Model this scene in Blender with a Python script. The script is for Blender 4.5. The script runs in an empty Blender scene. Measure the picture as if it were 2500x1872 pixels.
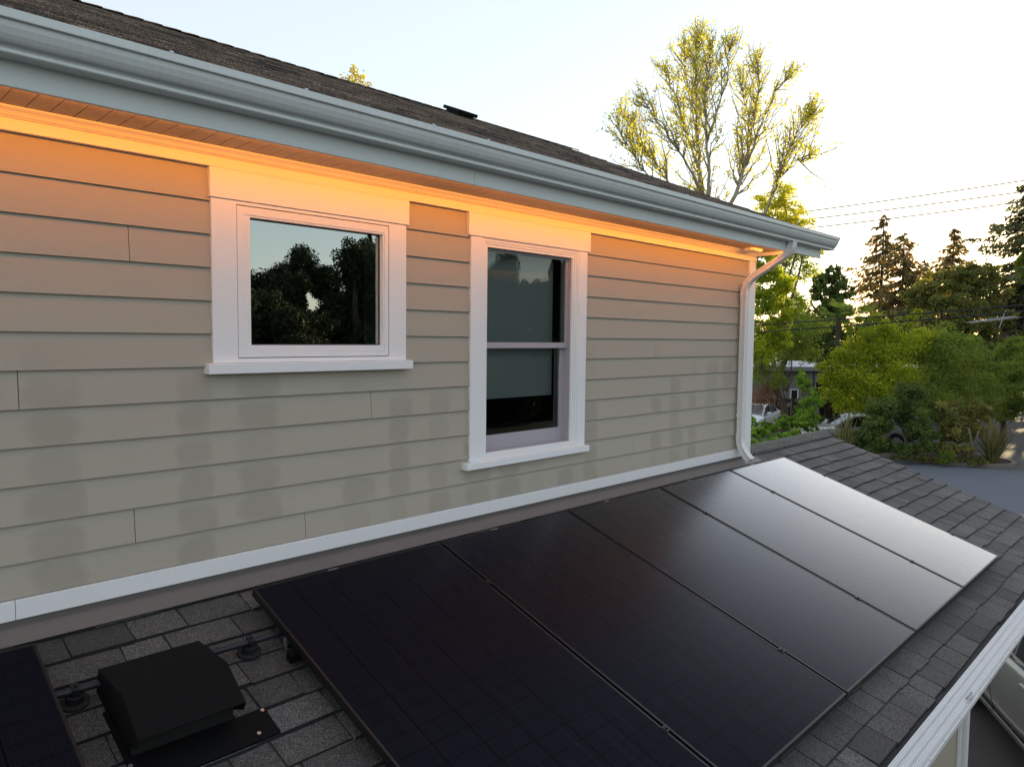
import bpy, bmesh, math, random
import numpy as np
from mathutils import Vector, Matrix

C = bpy.context.scene.collection
rnd = random.Random(7)
nrg = np.random.default_rng(11)
R = math.radians

# ------------------------------------------------------------------ camera
CAM = np.array([-5.2218156, -3.3663816, -0.7654323])
YAW, PITCH, ROLL, FPX = 0.7889554, 0.0632742, 0.0108004, 1763.326
PW, PH = 2500.0, 1872.0
_f = np.array([math.sin(YAW)*math.cos(PITCH), math.cos(YAW)*math.cos(PITCH), -math.sin(PITCH)])
_r0 = np.array([math.cos(YAW), -math.sin(YAW), 0.0])
_u0 = np.cross(_r0, _f)
_r = math.cos(ROLL)*_r0 + math.sin(ROLL)*_u0
_u = -math.sin(ROLL)*_r0 + math.cos(ROLL)*_u0
camd = bpy.data.cameras.new('camera')
camo = bpy.data.objects.new('camera', camd)
C.objects.link(camo)
camo.matrix_world = Matrix(((_r[0], _u[0], -_f[0], CAM[0]), (_r[1], _u[1], -_f[1], CAM[1]),
                            (_r[2], _u[2], -_f[2], CAM[2]), (0, 0, 0, 1)))
camd.sensor_width = 36.0
camd.lens = FPX/PW*36.0
camd.clip_start = 0.05
camd.clip_end = 2000
bpy.context.scene.camera = camo

def at(px, py, d):
    """point of the place seen at photo pixel (px,py), d metres along the optical axis"""
    return CAM + d*(_f + (px-PW/2)/FPX*_r - (py-PH/2)/FPX*_u)

def on_ground(px, py, z=-5.4):
    q = _f + (px-PW/2)/FPX*_r - (py-PH/2)/FPX*_u
    return CAM + (z-CAM[2])/q[2]*q

# ------------------------------------------------------------------ sky, sun, exposure
SUN_AZ, SUN_EL = 83.5, 8.0          # degrees from +Y towards +X
w = bpy.data.worlds.new('World'); bpy.context.scene.world = w
w.use_nodes = True
wn = w.node_tree.nodes; wl = w.node_tree.links
bg = wn['Background']
sky = wn.new('ShaderNodeTexSky'); sky.sky_type = 'NISHITA'; sky.sun_disc = False
sky.sun_elevation = R(SUN_EL); sky.sun_rotation = R(SUN_AZ)
sky.altitude = 0; sky.air_density = 1.0; sky.dust_density = 0.4; sky.ozone_density = 1.0
wl.new(sky.outputs[0], bg.inputs[0]); bg.inputs[1].default_value = 0.08
# even pale light added to the sky, whitening it and lifting the siding
sky_fill = wn.new('ShaderNodeBackground'); sky_fill.inputs[0].default_value = (0.895, 0.92, 0.98, 1); sky_fill.inputs[1].default_value = 0.375
both = wn.new('ShaderNodeAddShader'); wl.new(bg.outputs[0], both.inputs[0]); wl.new(sky_fill.outputs[0], both.inputs[1])
wl.new(both.outputs[0], wn['World Output'].inputs[0])
sd = bpy.data.lights.new('sun', 'SUN'); sd.energy = 5.0; sd.angle = R(0.5); sd.color = (1.0, 0.77, 0.42)
so = bpy.data.objects.new('sun', sd); C.objects.link(so)
_s = Vector((math.sin(R(SUN_AZ))*math.cos(R(SUN_EL)), math.cos(R(SUN_AZ))*math.cos(R(SUN_EL)), math.sin(R(SUN_EL))))
so.rotation_euler = _s.to_track_quat('Z', 'Y').to_euler()
so.location = (40, 0, 30)
vs = bpy.context.scene.view_settings
vs.view_transform = 'Standard'; vs.look = 'None'; vs.gamma = 1.0; vs.use_curve_mapping = False
vs.exposure = 0.88
cy = bpy.context.scene.cycles
cy.max_bounces = 8; cy.diffuse_bounces = 3; cy.glossy_bounces = 3; cy.transmission_bounces = 4; cy.transparent_max_bounces = 12
cy.sample_clamp_indirect = 6.0

# ------------------------------------------------------------------ material helpers
class NT:
    def __init__(s, name):
        s.m = bpy.data.materials.new(name); s.m.use_nodes = True
        s.n = s.m.node_tree.nodes; s.l = s.m.node_tree.links
        s.n.clear(); s.out = s.n.new('ShaderNodeOutputMaterial')
    def new(s, t, **kw):
        n = s.n.new(t)
        for k, v in kw.items(): setattr(n, k, v)
        return n
    def set(s, sock, v):
        if hasattr(v, 'is_output') or isinstance(v, bpy.types.NodeSocket): s.l.new(v, sock)
        else: sock.default_value = v
    def math(s, op, a, b=0.0, c=None, clamp=False):
        n = s.new('ShaderNodeMath', operation=op, use_clamp=clamp)
        s.set(n.inputs[0], a); s.set(n.inputs[1], b)
        if c is not None: s.set(n.inputs[2], c)
        return n.outputs[0]
    def smooth(s, v, a, b):
        n = s.new('ShaderNodeMapRange', interpolation_type='SMOOTHSTEP')
        s.set(n.inputs['Value'], v); n.inputs['From Min'].default_value = a; n.inputs['From Max'].default_value = b
        return n.outputs[0]
    def mix(s, f, a, b):
        n = s.new('ShaderNodeMix', data_type='RGBA')
        s.set(n.inputs[0], f); s.set(n.inputs[6], a if not isinstance(a, tuple) else (*a, 1)[:4]); s.set(n.inputs[7], b if not isinstance(b, tuple) else (*b, 1)[:4])
        return n.outputs[2]
    def coords(s):
        n = s.new('ShaderNodeTexCoord'); return n.outputs['Object']
    def sep(s, v):
        n = s.new('ShaderNodeSeparateXYZ'); s.l.new(v, n.inputs[0]); return n.outputs
    def comb(s, x=0., y=0., z=0.):
        n = s.new('ShaderNodeCombineXYZ')
        for i, v in enumerate((x, y, z)): s.set(n.inputs[i], v)
        return n.outputs[0]
    def noise(s, v, scale, detail=3.0, rough=0.5, dim='3D'):
        n = s.new('ShaderNodeTexNoise', noise_dimensions=dim)
        if v is not None: s.l.new(v, n.inputs['Vector'])
        n.inputs['Scale'].default_value = scale; n.inputs['Detail'].default_value = detail; n.inputs['Roughness'].default_value = rough
        return n.outputs[0]
    def mapping(s, v, scale=(1, 1, 1)):
        n = s.new('ShaderNodeMapping'); s.l.new(v, n.inputs[0]); n.inputs['Scale'].default_value = scale
        return n.outputs[0]
    def bump(s, h, strength=0.3, dist=0.01):
        n = s.new('ShaderNodeBump'); s.l.new(h, n.inputs['Height'])
        n.inputs['Strength'].default_value = strength; n.inputs['Distance'].default_value = dist
        return n.outputs[0]
    def principled(s, col, rough=0.5, metal=0.0, normal=None, spec=0.5, coat=0.0):
        p = s.new('ShaderNodeBsdfPrincipled')
        s.set(p.inputs['Base Color'], (*col, 1) if isinstance(col, tuple) and len(col) == 3 else col)
        s.set(p.inputs['Roughness'], rough); s.set(p.inputs['Metallic'], metal)
        p.inputs['Specular IOR Level'].default_value = spec
        p.inputs['Coat Weight'].default_value = coat
        if normal is not None: s.l.new(normal, p.inputs['Normal'])
        s.l.new(p.outputs[0], s.out.inputs[0]); return p

def paint(name, col, rough=0.5, var=0.06, scale=6.0, metal=0.0, bump=0.0, spec=0.5):
    t = NT(name); v = t.coords()
    nz = t.noise(v, scale, 4.0, 0.6)
    lo = tuple(c*(1-var) for c in col); hi = tuple(min(1, c*(1+var)) for c in col)
    cc = t.mix(nz, lo, hi)
    nrm = t.bump(t.noise(v, 220.0, 2.0), bump, 0.002) if bump else None
    t.principled(cc, rough, metal, nrm, spec)
    return t.m

M = {}
M['trim'] = paint('white_trim_paint', (0.83, 0.84, 0.85), 0.45, 0.025, 3.0, bump=0.05)
M['soffit'] = paint('soffit_paint', (0.46, 0.40, 0.35), 0.6, 0.03)
M['fascia'] = paint('fascia_paint', (0.66, 0.71, 0.70), 0.55, 0.03, 5.0, bump=0.05)
M['sash_shaded'] = paint('shaded_vinyl', (0.40, 0.385, 0.42), 0.45, 0.02)  # vinyl greyed to hold the shade of the deep window recess
M['downspout'] = paint('downspout_paint', (0.72, 0.72, 0.72), 0.4, 0.05, 14.0)
M['flashing'] = paint('flashing_metal', (0.17, 0.155, 0.145), 0.55, 0.14, 9.0, metal=0.15)
M['black_metal'] = paint('black_roof_metal', (0.0032, 0.0032, 0.0036), 0.7, 0.2, 20.0, spec=0.14)
M['alu'] = paint('mill_aluminium', (0.55, 0.56, 0.58), 0.35, 0.05, metal=0.9)
M['frame_black'] = paint('anodised_frame', (0.012, 0.012, 0.013), 0.38, 0.1, 30.0, metal=0.3)
M['conduit'] = paint('conduit_metal', (0.03, 0.032, 0.04), 0.45, 0.15, 10, metal=0.5)
M['rubber'] = paint('black_rubber', (0.012, 0.012, 0.012), 0.75)
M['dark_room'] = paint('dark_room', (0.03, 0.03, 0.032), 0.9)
M['room_jamb'] = paint('room_jamb', (0.35, 0.38, 0.36), 0.6)
M['blind'] = paint('roller_blind', (0.52, 0.54, 0.53), 0.8)
M['lower_wall'] = paint('lower_wall_paint', (0.42, 0.37, 0.29), 0.75, 0.05, 8, bump=0.15)
M['concrete'] = paint('concrete', (0.25, 0.24, 0.22), 0.85, 0.12, 5)
M['bark'] = paint('bark', (0.11, 0.085, 0.06), 0.9, 0.35, 6)
M['bark_grey'] = paint('bark_grey', (0.20, 0.17, 0.135), 0.9, 0.35, 6)
M['bark_pale'] = paint('bark_pale', (0.33, 0.28, 0.22), 0.9, 0.3, 6)
M['bark_dark'] = paint('bark_dark', (0.045, 0.033, 0.024), 0.9, 0.3, 6)
M['brown_wood'] = paint('brown_stained_wood', (0.035, 0.018, 0.012), 0.8, 0.3, 9)
M['pale_wood'] = paint('pale_wood', (0.42, 0.33, 0.22), 0.8, 0.15, 9)
M['stucco'] = paint('grey_stucco', (0.20, 0.19, 0.19), 0.9, 0.1, 3)
M['roof_white'] = paint('white_membrane', (0.7, 0.7, 0.72), 0.7, 0.08, 2)
M['dark_glass'] = paint('dark_pane', (0.01, 0.012, 0.014), 0.12, 0.0)
M['sign_white'] = paint('sign_white', (0.55, 0.54, 0.55), 0.6)
M['sign_dark'] = paint('sign_dark', (0.05, 0.045, 0.06), 0.6)
M['emblem'] = paint('emblem_cream', (0.36, 0.32, 0.25), 0.7)
M['cable'] = paint('cable_black', (0.012, 0.012, 0.014), 0.6)
M['wire'] = paint('wire_grey', (0.045, 0.042, 0.04), 0.7)
M['chrome'] = paint('chrome', (0.75, 0.75, 0.76), 0.12, 0.0, metal=1.0)
M['tyre'] = paint('tyre_rubber', (0.015, 0.015, 0.016), 0.8)
M['car_white'] = paint('car_paint_white', (0.72, 0.74, 0.76), 0.22, 0.0)
M['car_silver'] = paint('car_paint_silver', (0.46, 0.48, 0.50), 0.25, 0.02, metal=0.35)
M['car_champagne'] = paint('car_paint_champagne', (0.42, 0.42, 0.39), 0.28, 0.02, 40, metal=0.45)
M['car_glass'] = paint('car_glass', (0.015, 0.022, 0.022), 0.06, 0.0, spec=0.9)
M['seam'] = paint('panel_seam', (0.02, 0.02, 0.02), 0.8)
M['lamp_red'] = paint('tail_lamp', (0.12, 0.012, 0.01), 0.2)

def siding_material():
    t = NT('siding_paint'); v = t.coords(); x, y, z = t.sep(v)
    # damp blotches: one or two per stud bay and board, of uneven strength and size
    row = t.math('DIVIDE', z, -0.1524); rowi = t.math('FLOOR', row); rz = t.math('FRACT', row)
    bay = t.math('DIVIDE', x, 0.29)
    j = t.new('ShaderNodeTexWhiteNoise', noise_dimensions='1D'); t.l.new(t.math('FLOOR', bay), j.inputs['W'])
    j2 = t.new('ShaderNodeTexWhiteNoise', noise_dimensions='2D')
    t.l.new(t.comb(t.math('FLOOR', bay), rowi), j2.inputs[0])
    fx = t.math('SUBTRACT', t.math('FRACT', bay), t.math('ADD', 0.40, t.math('ADD', t.math('MULTIPLY', j.outputs[0], 0.14), t.math('MULTIPLY', j2.outputs[0], 0.12))))
    wob = t.noise(t.mapping(v, (6, 6, 8)), 1.0, 3.0)
    ax = t.math('POWER', t.math('ABSOLUTE', t.math('DIVIDE', fx, t.math('ADD', 0.13, t.math('ADD', t.math('MULTIPLY', j.outputs[0], 0.22), t.math('MULTIPLY', j2.outputs[0], 0.12))))), 3.2)
    az = t.math('POWER', t.math('ABSOLUTE', t.math('DIVIDE', t.math('SUBTRACT', rz, 0.60), 0.47)), 3.2)
    d = t.math('ADD', t.math('ADD', ax, az), t.math('MULTIPLY', t.math('SUBTRACT', wob, 0.5), 2.3))
    blob = t.math('SUBTRACT', 1.0, t.smooth(d, 0.15, 1.45))
    on = t.math('MULTIPLY', t.smooth(j2.outputs[0], 0.05, 0.6), t.math('GREATER_THAN', j.outputs[0], 0.14))
    zm = t.smooth(t.math('ADD', z, t.math('MULTIPLY', t.math('SUBTRACT', t.noise(v, 0.8, 1.0), 0.5), -1.1)), -0.82, -1.18)
    amt = t.math('MULTIPLY', t.math('MULTIPLY', blob, on), t.math('MULTIPLY', zm, 0.5))
    grain = t.noise(t.mapping(v, (8, 8, 90)), 1.0, 3.0, 0.6)
    base = t.mix(grain, (0.400, 0.364, 0.298), (0.442, 0.402, 0.330))
    big = t.noise(v, 1.3, 3.0)
    base = t.mix(t.math('MULTIPLY', big, 0.25), base, (0.375, 0.348, 0.290))
    col = t.mix(amt, base, (0.295, 0.267, 0.216))
    nrm = t.bump(grain, 0.10, 0.003)
    t.principled(col, 0.62, 0.0, nrm, 0.35)
    return t.m
M['siding'] = siding_material()

def gutter_material():
    t = NT('aged_gutter_metal'); v = t.coords(); x, y, z = t.sep(v)
    streak = t.noise(t.mapping(v, (55, 2, 2)), 1.0, 3.0, 0.65)
    grime = t.noise(t.mapping(v, (3, 3, 30)), 1.0, 4.0, 0.6)
    col = t.mix(streak, (0.60, 0.655, 0.64), (0.76, 0.81, 0.79))
    # dirt that settled in the bend of the ogee, along its whole length
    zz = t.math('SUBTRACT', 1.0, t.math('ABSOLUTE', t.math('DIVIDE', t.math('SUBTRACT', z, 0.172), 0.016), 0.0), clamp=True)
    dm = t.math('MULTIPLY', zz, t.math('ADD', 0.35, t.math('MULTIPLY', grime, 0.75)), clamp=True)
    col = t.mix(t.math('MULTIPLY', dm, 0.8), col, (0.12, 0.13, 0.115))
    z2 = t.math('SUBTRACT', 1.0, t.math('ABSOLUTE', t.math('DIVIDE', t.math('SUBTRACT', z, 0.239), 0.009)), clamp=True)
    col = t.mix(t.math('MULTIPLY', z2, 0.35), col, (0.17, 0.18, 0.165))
    t.principled(col, 0.42, 0.0, None, 0.5)
    return t.m
M['gutter'] = gutter_material()

def shingle_material(name, dark, light, warm, flip=False):
    t = NT(name); v = t.coords()
    a = t.new('ShaderNodeAttribute', attribute_name='tone')
    gr = t.new('ShaderNodeTexVoronoi'); t.l.new(v, gr.inputs['Vector']); gr.inputs['Scale'].default_value = 330
    sp = t.sep(gr.outputs['Color'])
    g2 = t.noise(v, 38.0, 4.0, 0.7)
    col = t.mix(a.outputs['Fac'], dark, light)
    col = t.mix(t.math('MULTIPLY', t.smooth(t.noise(v, 2.2, 3), 0.4, 0.7), 0.5), col, warm)
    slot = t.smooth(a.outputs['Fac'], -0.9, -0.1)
    bright = t.math('ADD', 0.30, t.math('MULTIPLY', t.math('POWER', sp[0], 2.2), 2.1))
    bright = t.math('MULTIPLY', bright, t.math('ADD', 0.62, t.math('MULTIPLY', g2, 0.76)))
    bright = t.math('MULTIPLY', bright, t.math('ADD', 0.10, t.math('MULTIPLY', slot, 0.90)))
    mul = t.new('ShaderNodeVectorMath', operation='SCALE'); t.l.new(col, mul.inputs[0]); t.l.new(bright, mul.inputs['Scale'])
    h = t.math('ADD', sp[1], t.math('MULTIPLY', g2, 1.5))
    pr_ = t.principled(mul.outputs[0], 0.78, 0.0, t.bump(h, 0.55, 0.003), 0.5)
    pr_.inputs['Sheen Weight'].default_value = 0.09; pr_.inputs['Sheen Roughness'].default_value = 0.45
    return t.m
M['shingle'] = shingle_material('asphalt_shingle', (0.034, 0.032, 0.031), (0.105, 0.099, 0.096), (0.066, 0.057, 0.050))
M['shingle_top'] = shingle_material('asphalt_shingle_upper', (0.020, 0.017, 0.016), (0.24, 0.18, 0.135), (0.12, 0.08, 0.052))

def panel_glass():
    t = NT('solar_glass'); v = t.coords(); x, y, z = t.sep(v)   # panel local: x across, y down the slope
    fine = t.math('ABSOLUTE', t.math('SUBTRACT', t.math('FRACT', t.math('DIVIDE', x, 0.0125)), 0.5))
    line = t.math('LESS_THAN', fine, 0.07)
    cx = t.math('ABSOLUTE', t.math('SUBTRACT', t.math('FRACT', t.math('DIVIDE', x, 0.1825)), 0.5))
    cyy = t.math('ABSOLUTE', t.math('SUBTRACT', t.math('FRACT', t.math('DIVIDE', y, 0.0945)), 0.5))
    gap = t.math('MAXIMUM', t.math('GREATER_THAN', cx, 0.484), t.math('GREATER_THAN', cyy, 0.48))
    dust = t.noise(t.mapping(v, (60, 1.6, 1)), 1.0, 4.0, 0.62)
    patch = t.noise(v, 2.6, 3.0)
    col = t.mix(t.math('MULTIPLY', line, 0.5), (0.0075, 0.0076, 0.0125), (0.0145, 0.0145, 0.021))
    col = t.mix(t.math('MULTIPLY', gap, 0.75), col, (0.0015, 0.0015, 0.002))
    dm = t.math('MULTIPLY', t.smooth(dust, 0.52, 0.80), t.math('MULTIPLY', t.smooth(y, 0.2, 1.8), 0.045))
    col = t.mix(dm, col, (0.28, 0.27, 0.25))
    rough = t.math('ADD', 0.20, t.math('ADD', t.math('MULTIPLY', dust, 0.10), t.math('MULTIPLY', patch, 0.06)))
    drop = t.new('ShaderNodeTexVoronoi'); t.l.new(v, drop.inputs['Vector']); drop.inputs['Scale'].default_value = 34
    dr = t.math('SUBTRACT', 1.0, t.smooth(drop.outputs['Distance'], 0.06, 0.16))
    keep = t.math('GREATER_THAN', t.sep(drop.outputs['Color'])[0], 0.66)
    h = t.math('ADD', t.math('MULTIPLY', t.math('MULTIPLY', dr, keep), 0.8), t.math('ADD', t.math('MULTIPLY', line, 0.10), t.math('MULTIPLY', dust, 0.25)))
    nb = t.bump(h, 0.05, 0.004)
    df = t.new('ShaderNodeBsdfDiffuse'); t.set(df.inputs[0], col)
    gl = t.new('ShaderNodeBsdfGlossy'); gl.inputs[0].default_value = (0.96, 0.97, 1.0, 1); t.set(gl.inputs['Roughness'], rough); t.l.new(nb, gl.inputs['Normal'])
    lw = t.new('ShaderNodeLayerWeight'); lw.inputs[0].default_value = 0.5
    f = t.math('MULTIPLY', t.math('POWER', lw.outputs['Facing'], 8.0), 7.0)
    f = t.math('MINIMUM', t.math('ADD', f, 0.003), 0.85)
    mx = t.new('ShaderNodeMixShader'); t.l.new(f, mx.inputs[0]); t.l.new(df.outputs[0], mx.inputs[1]); t.l.new(gl.outputs[0], mx.inputs[2])
    t.l.new(mx.outputs[0], t.out.inputs[0]); return t.m
M['panel'] = panel_glass()

def pane_material(name, refl, tint):
    t = NT(name)
    fr = t.new('ShaderNodeFresnel'); fr.inputs[0].default_value = 1.5
    f = t.math('ADD', refl, t.math('MULTIPLY', fr.outputs[0], 1.6), clamp=True)
    tr = t.new('ShaderNodeBsdfTransparent'); tr.inputs[0].default_value = (*tint, 1)
    gl = t.new('ShaderNodeBsdfGlossy'); gl.inputs['Roughness'].default_value = 0.004; gl.inputs[0].default_value = (0.93, 1.0, 0.98, 1)
    v = t.coords()
    t.l.new(t.bump(t.noise(t.mapping(v, (3, 3, 1.2)), 1.0, 2.0), 0.012, 0.02), gl.inputs['Normal'])
    mx = t.new('ShaderNodeMixShader'); t.l.new(f, mx.inputs[0]); t.l.new(tr.outputs[0], mx.inputs[1]); t.l.new(gl.outputs[0], mx.inputs[2])
    t.l.new(mx.outputs[0], t.out.inputs[0]); return t.m
M['pane'] = pane_material('window_glass', 0.34, (0.6, 0.66, 0.63))
M['pane_clear'] = pane_material('screened_glass', 0.0, (0.62, 0.68, 0.66))

def guard_material():
    t = NT('perforated_guard'); v = t.coords(); x, y, z = t.sep(v)
    u = t.math('DIVIDE', x, 0.0105); r = t.math('DIVIDE', y, 0.0066)
    off = t.math('MULTIPLY', t.math('FLOORED_MODULO', t.math('FLOOR', r), 2.0), 0.5)
    fu = t.math('SUBTRACT', t.math('FRACT', t.math('ADD', u, off)), 0.5); fr = t.math('SUBTRACT', t.math('FRACT', r), 0.5)
    dd = t.math('ADD', t.math('MULTIPLY', fu, fu), t.math('MULTIPLY', t.math('MULTIPLY', fr, fr), 0.5))
    hole = t.math('LESS_THAN', dd, 0.048)
    dirt = t.noise(t.mapping(v, (3, 30, 10)), 1.0, 3.0)
    col = t.mix(dirt, (0.60, 0.61, 0.63), (0.74, 0.75, 0.77))
    col = t.mix(hole, col, (0.02, 0.02, 0.022))
    t.principled(col, 0.4, 0.0, None, 0.4); return t.m
M['guard'] = guard_material()

def led_material():
    t = NT('led_glow'); e = t.new('ShaderNodeEmission')
    e.inputs[0].default_value = (1.0, 0.30, 0.026, 1); e.inputs[1].default_value = LED
    t.l.new(e.outputs[0], t.out.inputs[0]); return t.m
LED = 46.0
M['led'] = led_material()

def asphalt_material(name, a, b, sc=4.0):
    t = NT(name); v = t.coords()
    n1 = t.noise(v, 0.35, 5.0, 0.6); n2 = t.noise(v, 60.0, 2.0, 0.6)
    n3 = t.noise(t.mapping(v, (0.9, 0.12, 1)), 1.0, 3.0)
    col = t.mix(n1, a, b)
    col = t.mix(t.math('MULTIPLY', t.smooth(n3, 0.5, 0.8), 0.5), col, tuple(c*0.6 for c in a))
    col = t.mix(t.math('MULTIPLY', n2, 0.35), col, tuple(c*1.5 for c in b))
    t.principled(col, 0.9, 0.0, t.bump(n2, 0.3, 0.01), 0.3); return t.m
M['road'] = asphalt_material('road_asphalt', (0.095, 0.108, 0.128), (0.135, 0.15, 0.172))
M['lot'] = asphalt_material('lot_asphalt', (0.07, 0.068, 0.068), (0.11, 0.105, 0.10))
M['drive'] = asphalt_material('drive_paving', (0.055, 0.048, 0.044), (0.095, 0.085, 0.078))
M['soil'] = asphalt_material('planter_soil', (0.035, 0.026, 0.018), (0.07, 0.05, 0.034))
M['kerb'] = paint('kerb_concrete', (0.20, 0.165, 0.145), 0.9, 0.2, 3)

def leaf_material(name, dark, light, trans=0.45, tint=(1.25, 1.15, 0.5)):
    t = NT(name); a = t.new('ShaderNodeAttribute', attribute_name='tone')
    col = t.mix(a.outputs['Fac'], dark, light)
    df = t.new('ShaderNodeBsdfPrincipled'); t.l.new(col, df.inputs['Base Color']); df.inputs['Roughness'].default_value = 0.55; df.inputs['Specular IOR Level'].default_value = 0.25
    tr = t.new('ShaderNodeBsdfTranslucent')
    mu = t.new('ShaderNodeVectorMath', operation='MULTIPLY'); t.l.new(col, mu.inputs[0]); mu.inputs[1].default_value = tint
    t.l.new(mu.outputs[0], tr.inputs[0])
    mx = t.new('ShaderNodeMixShader'); mx.inputs[0].default_value = trans
    t.l.new(df.outputs[0], mx.inputs[1]); t.l.new(tr.outputs[0], mx.inputs[2]); t.l.new(mx.outputs[0], t.out.inputs[0])
    return t.m
L = {}
L['sycamore'] = leaf_material('leaf_sycamore', (0.42, 0.46, 0.07), (0.66, 0.64, 0.10), 0.66, (1.3, 1.2, 0.5))
L['yellow'] = leaf_material('leaf_spring_yellow', (0.217, 0.217, 0.023), (0.500, 0.500, 0.051), 0.6, (1.5, 1.25, 0.4))
L['lime'] = leaf_material('leaf_lime', (0.156, 0.240, 0.026), (0.456, 0.528, 0.054), 0.62, (1.6, 1.4, 0.45))
L['green'] = leaf_material('leaf_green', (0.123, 0.185, 0.047), (0.276, 0.345, 0.083), 0.60, (1.5, 1.4, 0.5))
L['deep'] = leaf_material('leaf_deep', (0.038, 0.072, 0.025), (0.188, 0.264, 0.067), 0.4, (1.5, 1.2, 0.4))
L['olive'] = leaf_material('leaf_olive', (0.080, 0.096, 0.031), (0.313, 0.313, 0.088), 0.4, (1.4, 1.15, 0.4))
L['conifer'] = leaf_material('needle_brown_green', (0.081, 0.090, 0.039), (0.338, 0.268, 0.106), 0.42, (1.7, 1.15, 0.45))
L['conifer_dark'] = leaf_material('needle_dark', (0.055, 0.076, 0.048), (0.225, 0.244, 0.114), 0.35, (1.5, 1.15, 0.5))
L['bushy'] = leaf_material('leaf_bushy', (0.095, 0.127, 0.040), (0.281, 0.299, 0.093), 0.45, (1.5, 1.15, 0.4))
L['mirror'] = leaf_material('leaf_shadow_green', (0.012, 0.02, 0.008), (0.035, 0.05, 0.014), 0.15)
L['russet'] = leaf_material('leaf_russet', (0.147, 0.069, 0.039), (0.402, 0.201, 0.119), 0.35, (1.3, 1.0, 0.5))
L['flax'] = leaf_material('leaf_flax', (0.058, 0.065, 0.026), (0.281, 0.248, 0.099), 0.3, (1.2, 1.1, 0.5))
L['hedge'] = leaf_material('leaf_hedge', (0.075, 0.165, 0.035), (0.392, 0.600, 0.088), 0.45, (1.3, 1.2, 0.4))

# ------------------------------------------------------------------ mesh helpers
class MB:
    def __init__(s): s.v = []; s.f = []; s.t = []
    def quadlist(s, vs_, fs, tone=0.5):
        o = len(s.v); s.v += [tuple(map(float, p)) for p in vs_]; s.f += [tuple(i+o for i in f) for f in fs]; s.t += [tone]*len(vs_)
    def box(s, x0, x1, y0, y1, z0, z1, tone=0.5):
        vs_ = [(x0, y0, z0), (x1, y0, z0), (x1, y1, z0), (x0, y1, z0), (x0, y0, z1), (x1, y0, z1), (x1, y1, z1), (x0, y1, z1)]
        s.quadlist(vs_, [(3, 2, 1, 0), (4, 5, 6, 7), (0, 1, 5, 4), (1, 2, 6, 5), (2, 3, 7, 6), (3, 0, 4, 7)], tone)
    def hexa(s, p, tone=0.5):  # 8 points, bottom ring then top ring
        s.quadlist(p, [(3, 2, 1, 0), (4, 5, 6, 7), (0, 1, 5, 4), (1, 2, 6, 5), (2, 3, 7, 6), (3, 0, 4, 7)], tone)
    def ring(s, x0, x1, z0, z1, X0, X1, Z0, Z1, yf, yb):
        """rectangular frame: outer x0..x1,z0..z1, inner X0..X1,Z0..Z1, front face yf, back yb"""
        o = [(x0, z0), (x1, z0), (x1, z1), (x0, z1)]; i = [(X0, Z0), (X1, Z0), (X1, Z1), (X0, Z1)]
        vs_ = [(a, yf, b) for a, b in o] + [(a, yf, b) for a, b in i] + [(a, yb, b) for a, b in o] + [(a, yb, b) for a, b in i]
        fs = []
        for k in range(4):
            n = (k+1) % 4
            fs += [(k, n, 4+n, 4+k), (8+n, 8+k, 12+k, 12+n), (k, 8+k, 8+n, n), (4+k, 4+n, 12+n, 12+k)]
        s.quadlist(vs_, fs)
    def prism_x(s, prof, x0, x1, cap=True):
        n = len(prof); vs_ = [(x0, a, b) for a, b in prof] + [(x1, a, b) for a, b in prof]
        fs = [(k, (k+1) % n, n+(k+1) % n, n+k) for k in range(n)]
        if cap: fs += [tuple(range(n))[::-1], tuple(range(n, 2*n))]
        s.quadlist(vs_, fs)
    def tube(s, pts, rad, sides=6, tone=0.5, cap=True):
        pts = [Vector(map(float, p)) for p in pts]; n = len(pts)
        if not hasattr(rad, '__len__'): rad = [rad]*n
        vs_ = []; up = Vector((0.13, 0.21, 1))
        for i, p in enumerate(pts):
            d = (pts[min(i+1, n-1)]-pts[max(i-1, 0)])
            if d.length < 1e-9: d = Vector((0, 0, 1))
            d.normalize(); a = d.cross(up)
            if a.length < 0.05: a = d.cross(Vector((1, 0.3, 0)))
            a.normalize(); b = d.cross(a)
            for k in range(sides):
                an = 2*math.pi*k/sides
                vs_.append(p + (a*math.cos(an)+b*math.sin(an))*rad[i])
        fs = [(i*sides+k, i*sides+(k+1) % sides, (i+1)*sides+(k+1) % sides, (i+1)*sides+k) for i in range(n-1) for k in range(sides)]
        if cap: fs += [tuple(range(sides))[::-1], tuple(range((n-1)*sides, n*sides))]
        s.quadlist(vs_, fs, tone)
    def cyl(s, c, axis, r, h, sides=20):
        a = Vector(axis).normalized(); c = Vector(c); s.tube([c-a*h/2, c+a*h/2], r, sides)
    def build(s, name, mat, parent=None, smooth=False, bevel=0.0, origin=None):
        me = bpy.data.meshes.new(name)
        vv = np.array(s.v, dtype=float).reshape(-1, 3)
        if origin is not None: vv = vv-np.array(origin)
        me.from_pydata([tuple(p) for p in vv], [], s.f); me.update()
        at_ = me.attributes.new('tone', 'FLOAT', 'POINT'); at_.data.foreach_set('value', np.array(s.t, dtype=np.float32))
        me.materials.append(mat)
        bm = bmesh.new(); bm.from_mesh(me); bmesh.ops.recalc_face_normals(bm, faces=bm.faces); bm.to_mesh(me); bm.free()
        if smooth: me.polygons.foreach_set('use_smooth', [True]*len(me.polygons))
        o = bpy.data.objects.new(name, me); C.objects.link(o)
        if origin is not None: o.location = tuple(float(q) for q in origin)
        if parent is not None: o.parent = parent
        if bevel:
            b = o.modifiers.new('bevel', 'BEVEL'); b.width = bevel; b.segments = 2; b.limit_method = 'ANGLE'; b.angle_limit = R(35)
        return o

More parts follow.
